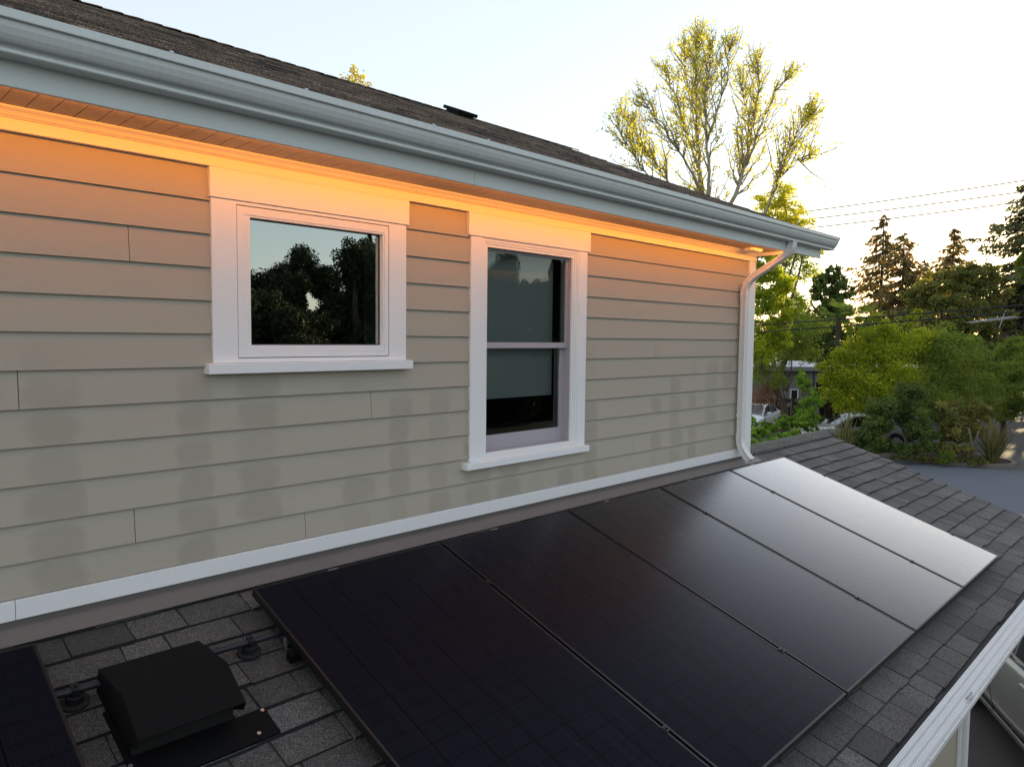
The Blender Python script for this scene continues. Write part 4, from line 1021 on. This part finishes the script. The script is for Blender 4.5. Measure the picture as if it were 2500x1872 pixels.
# dark evergreens further back
clump_tree('round_evergreen', 'dark round topped evergreen against the pale sky', 'tree', [(2030, 690, 50, 38), (2055, 720, 50, 30), (2005, 720, 50, 26), (2040, 745, 50, 36), (2000, 690, 50.5, 22), (2010, 770, 50, 34), (1988, 705, 50, 14), (2050, 770, 50, 30), (2035, 665, 50, 20), (2020, 800, 50, 40), (1975, 810, 50, 40)], 0.20, L['deep'], 15000, base=gb(2020, 50), bark='bark_dark', r0=.35, spread=.13, tone0=.45)
clump_tree('shadowed_evergreen', 'dark evergreen mass behind the building roof near the corner', 'tree', [(1920, 800, 48, 42), (1960, 770, 48, 34), (1985, 830, 48, 44), (1930, 850, 47, 46), (2020, 860, 47, 46), (2060, 880, 47, 40), (1880, 830, 48, 40), (2100, 860, 48, 44), (2150, 850, 48, 40), (2085, 815, 48.5, 32), (2125, 810, 49, 30), (2165, 800, 49, 30)], 0.2, L['deep'], 14000, base=gb(1975, 48), bark='bark_dark', r0=.3, tone0=.3)
clump_tree('bushy_evergreen', 'broad dark green tree with sunlit orange gaps behind the lime tree', 'tree', [(2250, 720, 39.5, 40), (2290, 690, 39.5, 40), (2340, 670, 39.5, 42), (2390, 680, 39.5, 44), (2420, 720, 39.5, 44), (2360, 730, 39, 48), (2300, 760, 39, 46), (2250, 790, 39, 40), (2400, 790, 39.5, 46), (2340, 800, 39, 44), (2450, 770, 39.5, 30), (2230, 840, 39, 40), (2440, 850, 39.5, 44), (2300, 850, 39, 46), (2380, 860, 39, 46), (2210, 770, 39.5, 28)], 0.165, L['bushy'], 34000, base=gb(2340, 39.3), bark='bark_dark', r0=.4, spread=.14)
# lime maple in front
maple = [(2040, 900, 31, 34), (2075, 860, 31, 36), (2120, 830, 31, 40), (2160, 815, 31, 36), (2200, 850, 31, 46), (2150, 880, 30.5, 46), (2090, 920, 30.5, 46), (2050, 950, 31, 36), (2135, 950, 30, 46), (2200, 920, 30, 48), (2250, 820, 31.5, 30), (2010, 890, 31, 16), (2018, 925, 31, 18), (2035, 965, 30.5, 24), (2070, 800, 31, 10), (2095, 780, 31, 10), (2135, 775, 31, 13), (2160, 790, 31, 14), (2228, 772, 31, 11), (2240, 760, 31, 9), (2215, 790, 31, 14), (2055, 985, 30.3, 26), (2110, 985, 30, 34)]
clump_tree('lime_maple', 'lime green maple with sun caught yellow leaves in front of the palms', 'tree', maple, 0.10, L['lime'], 40000, base=gb(2165, 29.6), bark='bark_dark', r0=.12, spread=.27, flat=.7, hang=.2)
clump_tree('feathery_tree', 'soft mid green spreading tree right of the lime maple, in shade', 'tree', [(2290, 830, 31.5, 36), (2330, 830, 31.5, 30), (2300, 880, 31, 50), (2250, 930, 30.5, 48), (2360, 880, 31.5, 40), (2330, 940, 31, 50), (2390, 930, 31.5, 40), (2280, 980, 30, 48), (2350, 990, 30.5, 46), (2220, 985, 30, 44), (2400, 975, 31, 36), (2370, 835, 32, 20), (2310, 795, 32, 14), (2265, 860, 31, 34), (2395, 860, 32, 22), (2420, 900, 31.5, 26)], 0.085, L['green'], 46000, base=gb(2310, 31), bark='bark_dark', r0=.12, spread=.3, hang=.1, flat=.65)
clump_tree('roadside_tree', 'green tree with a dark bare trunk at the edge of the view by the flax', 'tree', [(2430, 870, 34, 30), (2470, 850, 34, 34), (2455, 910, 33, 44), (2500, 900, 33, 44), (2490, 960, 32, 44), (2445, 965, 32, 40), (2520, 850, 34, 40), (2480, 1000, 32, 40), (2430, 1010, 32, 30), (2410, 930, 32.5, 26)], 0.095, L['green'], 26000, base=gb(2455, 32), bark='bark_dark', r0=.14, spread=.17, tone0=.4)
# dark planter shrubs
pl = [('planter_shrub', 'dark olive shrub in the planter left of the pale stem', [(2130, 1040, 27.5, 28), (2100, 1080, 27.4, 30), (2150, 995, 28, 34), (2112, 1062, 27.4, 20), (2150, 1040, 27.6, 26), (2155, 1085, 27.4, 22), (2130, 1075, 27.3, 26)], 2105),
      ('planter_shrub', 'tallest dark shrub in the middle of the planter over the kerb', [(2180, 1000, 28, 40), (2230, 1010, 28, 42), (2232, 1052, 27.9, 26), (2255, 1055, 27.6, 34), (2190, 1012, 28.1, 24), (2220, 960, 28.3, 36), (2260, 1090, 27.4, 20)], 2225),
      ('planter_shrub', 'dark shrub with a few russet leaves left of the large flax', [(2310, 1010, 28, 42), (2350, 1000, 28.3, 40), (2330, 1055, 27.7, 34), (2375, 1045, 28, 28), (2300, 1095, 27.3, 18), (2400, 1010, 28.4, 26)], 2335)]
for nm, lb, cl, px in pl:
    clump_tree(nm, lb, 'shrub', cl+[(px-20, 1095, 27.3, 20), (px+18, 1098, 27.3, 20)], 0.088, L['deep' if px < 2300 else 'olive'], 16000, base=gb(px, 27.7, .07), bark='bark_dark', r0=.07, group='dark shrubs in the planter', spread=.17, tone0=.55)
clump_tree('low_plant', 'low blue green plant at the kerb below the dark shrubs', 'plant', [(2312, 1110, 27.0, 16), (2300, 1125, 26.9, 12), (2325, 1122, 26.9, 10)], 0.08, L['green'], 700, base=gb(2312, 27.0, .07), bark='bark_dark', r0=.02)
clump_tree('low_plant', 'low dark plant at the kerb just left of the large flax', 'plant', [(2385, 1122, 26.9, 14), (2370, 1128, 26.8, 10), (2400, 1126, 26.8, 10)], 0.08, L['olive'], 600, base=gb(2385, 26.9, .07), bark='bark_dark', r0=.02)
clump_tree('ground_cover', 'dry brown and green ground cover behind the planter kerb', 'ground cover', [(2180+20*i, 1116+int(1.1*i), 27.3, 9) for i in range(11)], 0.07, L['olive'], 2600, base=gb(2280, 27.2, .07), bark='bark_dark', r0=.01)['kind'] = 'stuff'
# pale bare stem
mb = MB(); b_ = gb(2382, 27.2, .07); rt = empty('bare_stem', b_, 0, 'pale grey bare forked stem beside the large flax', 'tree stump')
for pts, r in (([(0, 0, 0), (.03, -.02, .5), (-.02, .05, 1.0), (-.1, .12, 1.35)], .085), ([(.02, 0, .55), (.1, -.1, .9), (.08, -.2, 1.25)], .05), ([(0, .02, .7), (-.3, .25, .85), (-.6, .5, .95)], .02)): limb(mb, pts, r, r*.4, 7)
mb.build('stem', M['bark_grey'], rt, smooth=True)

# euphorbia hedge below the white car: domes of leafy heads
hd_cl = [(1845, 1055, 29.5, 22), (1880, 1045, 29.5, 24), (1915, 1030, 30, 24), (1950, 1030, 30, 22), (1975, 1042, 30, 22), (1860, 1085, 29, 26), (1905, 1075, 29, 28), (1945, 1072, 29, 28), (1972, 1082, 29, 24), (1838, 1030, 30, 14)]
clump_tree('euphorbia_hedge', 'low bright green euphorbia hedge between the white sedan and the roof ridge', 'hedge', hd_cl, 0.075, L['hedge'], 34000, base=gb(1925, 29.5), bark='bark_dark', r0=.04, sub=34, spread=.10, tone0=.5)

# flax
def flax(label, px, d, n, hgt, wid, dz=.07):
    b_ = gb(px, d, dz); root = empty('flax_plant', b_, 0, label, 'plant', 'spiky flax plants'); mb = MB()
    for i in range(n):
        a = nrg.uniform(0, 2*math.pi); lean = abs(nrg.normal())*0.42+0.05; ln = hgt*nrg.uniform(.65, 1.1); w_ = nrg.uniform(.018, .034)
        out = np.array([math.cos(a), math.sin(a), 0]); sd_ = np.array([-out[1], out[0], 0]); tn = float(np.clip(nrg.normal()*.25+.5, 0, 1)); p = out*nrg.uniform(0, .16); pts = []
        for k in range(6):
            t = k/5; th = lean*(0.7+0.7*t); pts.append((p.copy(), w_*(1-t**2.5)+.002)); p = p+(out*math.sin(th)+np.array([0, 0, 1])*math.cos(th))*ln/5
        vs_ = []
        for q, ww in pts: vs_ += [q-sd_*ww, q+sd_*ww]
        mb.quadlist(vs_, [(2*k, 2*k+1, 2*k+3, 2*k+2) for k in range(5)], tn)
    mb.build('blades', L['flax'], root); return root
flax('large spiky flax clump at the kerb end of the planter', 2436, 27.1, 130, 1.75, 1)
flax('spiky flax clump in front of the silver sedan windscreen', 2066, 26.6, 70, 1.9, 1)

# conifers
def conifer(name, label, px, d, ytop, halfw, mat, dens=1.0, start=0.12, droop=0.35, gap=0.12, bark='bark_dark', group=None, irregular=.3, spray=.40, pw=.75):
    b_ = gb(px, d); topz = at(px, ytop, d)[2]; H = topz-GZ; Wd = halfw*d/FPX
    root = empty(name, b_, 0, label, 'tree', group); tb = MB(); r0 = max(.12, H*.016)
    tb.tube([(0, 0, 0), (.05, .03, H*.4), (0, -.05, H*.75), (0, 0, H)], [r0, r0*.7, r0*.32, .02], 8)
    P, D, T = [], [], []; z = H*start
    while z < H*.99:
        t = (z-H*start)/(H*(1-start)); rad = Wd*(1-t)**pw*(0.55+0.45*min(1, t/.18))+.12
        nb = nrg.integers(5, 8)
        for b in range(nb):
            if nrg.uniform() < gap: continue
            a = nrg.uniform(0, 2*math.pi); ln = rad*(1+nrg.normal()*irregular); ln = max(.15, ln)
            out = np.array([math.cos(a), math.sin(a), 0]); z0 = z+nrg.uniform(-.15, .15); dr = droop*nrg.uniform(.4, 1.5)
            pts = [np.array([0, 0, z0])+out*ln*s-np.array([0, 0, dr*ln*s*(1.15-.75*s)*1.2]) for s in (0, .3, .6, .85, 1.0)]
            tb.tube(pts, [.012+.012*ln, .010+.009*ln, .008+.005*ln, .006, .003], 4)
            ns = int(ln*13*dens+4); tn = .5+nrg.normal()*.2
            for s in nrg.uniform(.12, 1.0, ns):
                q = s*4; s4 = [0, .3, .6, .85, 1.0]; i = int(np.searchsorted(s4, s, 'right')-1); i = min(i, 3); f_ = (s-s4[i])/(s4[i+1]-s4[i]); p = pts[i]+(pts[i+1]-pts[i])*f_
                sd_ = np.array([-out[1], out[0], 0])*nrg.normal()*.30*(1.2-s*.6)*min(1, ln*.5); p = p+sd_+np.array([0, 0, -abs(nrg.normal())*.12*min(1.5, ln)])
                P.append(p); D.append(out*.6+sd_*1.2+np.array([0, 0, -.55])); T.append(tn+nrg.normal()*.15)
        z += nrg.uniform(.22, .42)
    P = np.array(P); D = np.array(D)
    tb.build('trunk', M[bark], root, smooth=True)
    leaf_mesh('crown', P, np.full(len(P), spray), mat, root, np.array(T), aspect=.34, dirs=D, up=.3)
    return root
conifer('conifer', 'thin tall conifer with a narrow tufted tip, tallest of the brownish group', 2142, 58, 522, 105, L['conifer'], 1.0, irregular=.4, droop=.45, gap=.18)
conifer('conifer', 'broad drooping brown conifer with a bent tip beside the thin one', 2193, 56, 560, 150, L['conifer'], 1.1, droop=.5, irregular=.3)
conifer('conifer', 'small pointed conifer between the broad brown one and the dark giant', 2313, 60, 560, 115, L['conifer'], 1.1, droop=.25)
conifer('conifer', 'thin brown conifer standing close behind the broad drooping one', 2245, 62, 640, 95, L['conifer'], .9, droop=.4, gap=.2)
conifer('conifer', 'huge dark conifer at the edge of the view with ragged wide limbs', 2490, 50, 435, 140, L['conifer_dark'], 2.6, irregular=.5, droop=.35, gap=.15, spray=.34, pw=.55)
clump_tree('distant_tree', 'small sunlit orange tinged tree tip showing over the upper roof', 'tree', [(862, 178, 45, 14), (850, 195, 45, 16), (880, 195, 45, 16), (893, 212, 45, 12), (840, 212, 45, 12), (865, 210, 45, 20), (863, 164, 45, 7), (865, 240, 45, 34), (865, 290, 45, 40)], 0.20, L['yellow'], 1100, base=gb(865, 45), bark='bark', r0=.12, spread=.3)

# fan palms
def palm(label, px, d, py, rpx, n=26):
    b_ = gb(px, d); hub = np.array([0, 0, at(px, py, d)[2]-GZ]); root = empty('fan_palm', b_, 0, label, 'palm', 'fan palms behind the maple')
    tb = MB(); tb.tube([(0, 0, 0), (.05, 0, hub[2]*.5), tuple(hub)], [.17, .13, .12], 8); tb.build('trunk', M['bark_dark'], root, smooth=True)
    mb = MB(); Rr = rpx*d/FPX
    for i in range(n):
        a = nrg.uniform(0, 2*math.pi); el = nrg.uniform(-.7, 1.3); dv = np.array([math.cos(a)*math.cos(el), math.sin(a)*math.cos(el), math.sin(el)])
        tip = hub+dv*Rr*.55; mb.tube([hub, tip], [.02, .012], 3, .3)
        sd_ = np.cross(dv, [0, 0, 1]); sd_ /= np.linalg.norm(sd_)+1e-6; tn = float(np.clip(.5+nrg.normal()*.25, 0, 1))
        for k in np.linspace(-1.1, 1.1, 15):
            dl = dv*math.cos(k)+sd_*math.sin(k); ln = Rr*.55*(1-.25*abs(k)); pn = np.cross(dl, np.cross(dv, sd_)); pn /= np.linalg.norm(pn)+1e-6
            m_ = tip+dl*ln*.55; e_ = tip+dl*ln-np.array([0, 0, (.12+.3*nrg.uniform())*ln]); mb.quadlist([tip, m_-pn*.02, e_, m_+pn*.02], [(0, 1, 2, 3)], tn)
    mb.build('fronds', L['green'], root); return root
palm('fan palm with lighter fronds beneath the round dark evergreen', 2042, 45, 778, 56, 34)
palm('fan palm with darker fronds nearer the brown conifers', 2112, 46, 784, 54, 34)

# ================================================================== BUILDING, GATE, FENCE ACROSS THE ROAD
bA = at(1950, 990, 41.0); rotz = -YAW
bl = empty('flat_roof_building', (bA[0], bA[1], GZ), rotz, 'grey flat roofed building with white roof edge behind the trees', 'building')
S_ = 41.0/FPX
lx = lambda px: (px-1950)*S_
lz = lambda py: (at(1950, py, 41.0)[2])-GZ
roofz = lz(897)
mb = MB(); mb.box(lx(1700), lx(1966), .0, .25, 0, roofz-.12); mb.box(lx(1982)-.0, lx(2300), -.35, -.1, 0, roofz-.02)
mb.box(lx(1966), lx(1982), -.35, .25, 0, roofz-.05); mb.box(lx(1700), lx(2300), 6.0, 6.2, 0, roofz); mb.box(lx(2300), lx(2300)+.2, -.35, 6.2, 0, roofz); mb.build('wall', M['stucco'], bl)
mb = MB(); mb.box(lx(1690), lx(2310), -.65, 6.4, roofz, roofz+.10); mb.build('roof', M['roof_white'], bl)
mb = MB(); mb.box(lx(1690), lx(2310), -.68, -.655, roofz-.16, roofz+.06); mb.build('roof_edge', M['stucco'], bl)
mb = MB(); mb.box(lx(1700), lx(1920), 4.0, 5.9, roofz+.101, lz(866)); mb.build('roof_block', M['stucco'], bl)
mb = MB(); mb.box(lx(1695), lx(1925), 3.9, 6.0, lz(866), lz(863)+.0); mb.build('block_cap', M['roof_white'], bl)
mb = MB()
for a, b in ((1905, 1918), (1922, 1934), (1940, 1958), (1962, 1980)): mb.box(lx(a), lx(b), .4, .9, roofz+.101, roofz+.36)
mb.build('skylight', M['roof_white'], bl)
for (x0, x1, y0, y1, yy) in ((1983, 2006, 930, 958, -.36), (1930, 1945, 952, 973, -.01)):
    f = MB(); a, b = lx(x0), lx(x1); c, d = lz(y1), lz(y0)
    f.ring(a-.06, b+.06, c-.06, d+.06, a, b, c, d, yy-.04, yy); fo = f.build('window', M['roof_white'] if x0 < 1950 else M['stucco'], bl)
    pnl = MB(); pnl.box(a, b, yy-.02, yy-.012, c, d); pnl.build('pane', M['dark_glass'], fo)
mb = MB(); mb.box(lx(1976), lx(1978), -.42, -.37, roofz-1.8, roofz-.1); mb.build('pipe', M['seam'], bl)

S2 = 38.5/FPX; gA = at(1910, 1000, 38.5)
gate = empty('wooden_gate', (gA[0], gA[1], GZ), rotz, 'dark brown timber gate with two pale knot shaped emblems', 'gate')
gx = lambda px: (px-1910)*S2
gz_ = lambda py: at(1910, py, 38.5)[2]-GZ
mb = MB()
for a, b in ((1893, 1909), (1918, 1931)): mb.box(gx(a), gx(b)-.02, 0, .05, .1, gz_(977))
mb.build('leaf_panel', M['brown_wood'], gate)
for p_ in (1912, 1934):
    mb = MB(); mb.box(gx(p_), gx(p_)+.11, -.03, .09, 0, gz_(974)); mb.build('post', M['brown_wood'], gate)
mb = MB(); mb.box(gx(1890), gx(1950), -.03, .09, gz_(976), gz_(973)); mb.build('top_rail', M['brown_wood'], gate)
for cxp, cyp in ((1903.5, 986), (1925.5, 987.5)):
    e_ = MB(); cx_, cz_ = gx(cxp), gz_(cyp); s_ = .11
    def arc(c0, c1, r, a0, a1): 
        return [(cx_+c0+r*math.cos(a0+(a1-a0)*k/10), -.012, cz_+c1+r*math.sin(a0+(a1-a0)*k/10)) for k in range(11)]
    for i in range(4):
        ox, oz = [(s_*.5, s_*.5), (-s_*.5, s_*.5), (-s_*.5, -s_*.5), (s_*.5, -s_*.5)][i]
        e_.tube(arc(ox, oz, s_*.5, 0, 2*math.pi), .011, 5)
    e_.tube(arc(0, 0, s_*.5, 0, 2*math.pi), .011, 5)
    e_.build('emblem', M['emblem'], gate)
fence = empty('timber_fence', (gA[0], gA[1], GZ), rotz, 'dark timber fence and shed wall beside the brown gate', 'fence')
mb = MB(); mb.box(gx(1800), gx(1890), .1, .14, 0, gz_(976)); mb.box(gx(1936), gx(1990), .1, .14, 0, gz_(980)); mb.build('boards', M['brown_wood'], fence)
mb = MB(); x = gx(1815)
while x < gx(1890): mb.box(x, x+.09, .05, .099, 0, gz_(978)); x += .55
mb.build('battens', M['brown_wood'], fence)
sg = empty('parking_sign', at(1876, 980, 38.3), rotz, 'small dark parking sign with a white border on the fence above the white sedan', 'sign')
mb = MB(); mb.box(-.14, .14, .0, .012, -.09, .09); mb.build('plate', M['sign_dark'], sg)
mb = MB(); mb.ring(-.14, .14, -.09, .09, -.127, .127, -.077, .077, -.004, -.0005); mb.build('border', M['sign_white'], sg)
mb = MB(); mb.tube([(-.085, -.003, .02), (-.06, -.003, .045), (0, -.003, .055), (.06, -.003, .04), (.095, -.003, .02)], .016, 5)
for k in range(4): mb.box(-.085+.045*k, -.055+.045*k, -.004, -.0005, -.06, -.025)
mb.build('lettering', M['sign_white'], sg)
sh = empty('garden_shed', at(2035, 1050, 34.0)*np.array([1, 1, 0])+np.array([0, 0, GZ]), rotz, 'dark brown slatted shed with a pale flat roof plank behind the silver sedan', 'shed')
S3 = 34.0/FPX; sxp = lambda px: (px-2035)*S3
szp = lambda py: at(2035, py, 34.0)[2]-GZ
mb = MB()
for a in np.arange(2012, 2056, 4.2): mb.box(sxp(a), sxp(a+3.6), 0, .04, 0, szp(977))
mb.box(sxp(2010), sxp(2058), .5, .55, 0, szp(977)); mb.build('wall', M['brown_wood'], sh)
mb = MB(); mb.hexa([(sxp(2014), -.15, szp(974)), (sxp(2060), -.15, szp(978)), (sxp(2060), .7, szp(976)), (sxp(2010), .7, szp(973)), (sxp(2014), -.15, szp(972)), (sxp(2060), -.15, szp(976)), (sxp(2060), .7, szp(972)), (sxp(2010), .7, szp(970))]); mb.build('roof', M['pale_wood'], sh)
mb = MB(); mb.box(sxp(1990), sxp(2030), .6, .66, szp(972), szp(953)); mb.box(sxp(1990), sxp(2030), .58, .68, szp(954), szp(952)); mb.build('screen_panel', M['brown_wood'], sh)

# ================================================================== WIRES, ANTENNA
def wire(name, label, pts, r, mat, sag, group):
    a, b = np.array(pts[0]), np.array(pts[1]); mb = MB()
    mb.tube([a+(b-a)*t-np.array([0, 0, sag*4*t*(1-t)]) for t in np.linspace(0, 1, 25)], r, 5, cap=True)
    o = mb.build(name, mat, origin=(a+b)/2); tag(o, label, 'wire', group); return o
def line_pts(p1, p2, d1, d2):
    a, b = at(*p1, d1), at(*p2, d2); v = b-a; return a-v*0.55, b+v*0.6
for k, (p1, p2) in enumerate((((2010, 507), (2500, 436)), ((2005, 528), (2500, 463)), ((2003, 550), (2500, 487)))):
    wire('overhead_wire', ('highest of the three thin wires across the bright sky', 'middle one of the three thin wires across the bright sky', 'lowest of the three thin wires across the bright sky')[k], line_pts(p1, p2, 40, 33), .028, M['wire'], .12, 'thin wires across the sky')
for k, (p1, p2) in enumerate((((2020, 779), (2500, 741)), ((2036, 795), (2470, 758)))):
    wire('utility_cable', ('upper thick black cable crossing the trees', 'lower thick black cable crossing the trees')[k], line_pts(p1, p2, 26, 22), .022, M['cable'], .06, 'thick black cables before the trees')
an = empty('television_antenna', gb(2428, 36), 0, 'thin rooftop aerial with many crossbars before the dark conifer', 'antenna')
q = gb(2428, 36); zt = at(2428, 780, 36)[2]-GZ
mb = MB(); mb.tube([(0, 0, 0), (0, 0, zt)], .02, 6); mb.build('mast', M['cable'], an)
mb = MB(); A1 = at(2362, 788, 36)-q; A2 = at(2480, 773, 35)-q; A1[2] += 0; mb.tube([A1, A2], .012, 5)
for t in np.linspace(.05, .98, 14):
    c_ = A1+(A2-A1)*t; ln = .25+.5*(1-abs(t-.7)); mb.tube([c_+np.array([.35, .5, .06])*ln, c_-np.array([.35, .5, .06])*ln], .007, 4)
mb.tube([at(2440, 800, 36)-q, at(2455, 757, 36)-q], .012, 5); mb.build('boom', M['alu'], an)

# ================================================================== TREES THE WINDOWS MIRROR, AND THOSE THAT KEEP THE LOW SUN OFF THE HOUSE
def far_tree(x, y, h, wd, mat, n, leaf, label, group, bark='bark_dark', cone=False):
    base = np.array([x, y, GZ]); root = empty('garden_tree', base, 0, label, 'tree', group); k = 9; P, T, Z = [], [], []
    for i in range(k):
        c = np.array([nrg.normal()*wd*.30, nrg.normal()*wd*.30, h*nrg.uniform(.22, .86)]); r = wd*nrg.uniform(.26, .42)*(1.15-.5*c[2]/h)
        m_ = n//k; v = nrg.normal(size=(m_, 3)); v /= np.linalg.norm(v, axis=1)[:, None]; uu = nrg.uniform(.05, 1, m_)**1.25*.86; P.append(c+v*(r*uu**.5)[:, None]); Z.append(np.where(uu < .62, leaf*3.0, leaf*1.3)); T.append(np.full(m_, .5+nrg.normal()*.2)+nrg.normal(size=m_)*.15)
    v = nrg.normal(size=(n//k, 3)); v /= np.linalg.norm(v, axis=1)[:, None]; P.append(np.array([0, 0, h*.86])+v*(nrg.uniform(.02, 1, n//k)**.5)[:, None]*np.array([wd*.17, wd*.17, h*.12])*(1+.25*np.sin(v[:, :1]*7+v[:, 2:]*5))); T.append(np.full(n//k, .5)); Z.append(np.full(n//k, leaf*1.6))
    if cone:
        zz = 1-nrg.uniform(0.0, 1, n)**.6; a_ = nrg.uniform(0, 6.283, n); lay = 0.72+0.28*np.cos(zz*34+3*np.cos(a_*3)); ra = wd*.5*(1-zz)**.8*lay*nrg.uniform(.05, 1, n)**.6
        P = [np.stack([np.cos(a_)*ra, np.sin(a_)*ra, h*(.06+.94*zz)-ra*.25], 1)]; T = [.5+nrg.normal(size=n)*.2]; Z = [np.where(ra < wd*.25*(1-zz), leaf*3.0, leaf*1.4)]
    P = np.concatenate(P); T = np.concatenate(T); Z = np.concatenate(Z); kp = P[:, 2] > .3
    tb = MB(); tb.tube([(0, 0, 0), (.05, 0, h*.5), (0, .05, h*.9)], [.25, .16, .05], 7); tb.build('trunk', M[bark], root, smooth=True)
    leaf_mesh('crown', P[kp], Z[kp], mat, root, T[kp]); return root
for i, (x, y, h, wd) in enumerate([(48, 2.3, 13.5, 5.5), (58, 5.8, 13.0, 4.8), (49, -2.5, 13.5, 6), (44, -7.5, 12, 6), (40, -13, 11, 6)]):
    far_tree(x, y, h, wd, L['deep'], 9000, .34, 'dark tree beyond the road outside the view, keeping the low sun off the house', 'trees beyond the road outside the view')
mir_proto = []
for k in range(3):
    t_ = far_tree(0, 0, 8.0, (4.6, 5.4, 3.4)[k], L['mirror'], 60000, .075, 'dark tree in the row that the windows mirror', 'trees mirrored in the windows', cone=(k == 2)); mir_proto.append(t_)
mir = [(x, -24.0+rnd.uniform(-.8, .8), rnd.uniform(5.4, 6.8)) for x in np.arange(-10, 34, 2.3)]+[(x, -29+rnd.uniform(-1, 1), rnd.uniform(7.2, 8.8)) for x in np.arange(-12, 40, 3.1)]+[(x, -34+rnd.uniform(-1, 1), rnd.uniform(9.2, 11.6)) for x in range(-12, 46, 4)]+[(6.2, -26, 9.6), (14.5, -27, 9.8), (16.5, -26, 9.4), (27, -25, 10.6), (31, -26, 11)]
used = set()
for i, (x, y, h) in enumerate(mir):
    k = 2 if y < -32.5 and i % 4 else (i % 2 if i % 5 else 2); o = mir_proto[k] if k not in used else copy_tree(mir_proto[k]); used.add(k)
    h *= .97; q = h/8.0; o.location = (x, y, GZ); o.scale = (q**.5, q**.5, q); o.rotation_euler = (0, 0, rnd.uniform(0, 6.28))

# far belt of woods that closes the horizon beyond the building
P, T, Z = [], [], []
for a_ in np.arange(-25, 100, 2.2):
    dd = nrg.uniform(82, 100); r_ = nrg.uniform(2.2, 3.8); n = 420
    c = np.array([CAM[0]+dd*math.sin(R(a_)), CAM[1]+dd*math.cos(R(a_)), GZ+r_*.75+nrg.uniform(-.3, .6)])
    v = nrg.normal(size=(n, 3)); v /= np.linalg.norm(v, axis=1)[:, None]
    P.append(c+v*(r_*nrg.uniform(.3, 1, n)**.5)[:, None]*np.array([1.2, 1.2, .8])); T.append(np.full(n, .5+nrg.normal()*.2)+nrg.normal(size=n)*.12); Z.append(np.full(n, .6))
P = np.concatenate(P); T = np.concatenate(T); Z = np.concatenate(Z); kp = P[:, 2] > GZ+.1
fw = leaf_mesh('far_woods', P[kp], Z[kp], L['deep'], None, T[kp]); tag(fw, 'low dark belt of far woods closing the horizon behind the building', None, None, 'stuff')
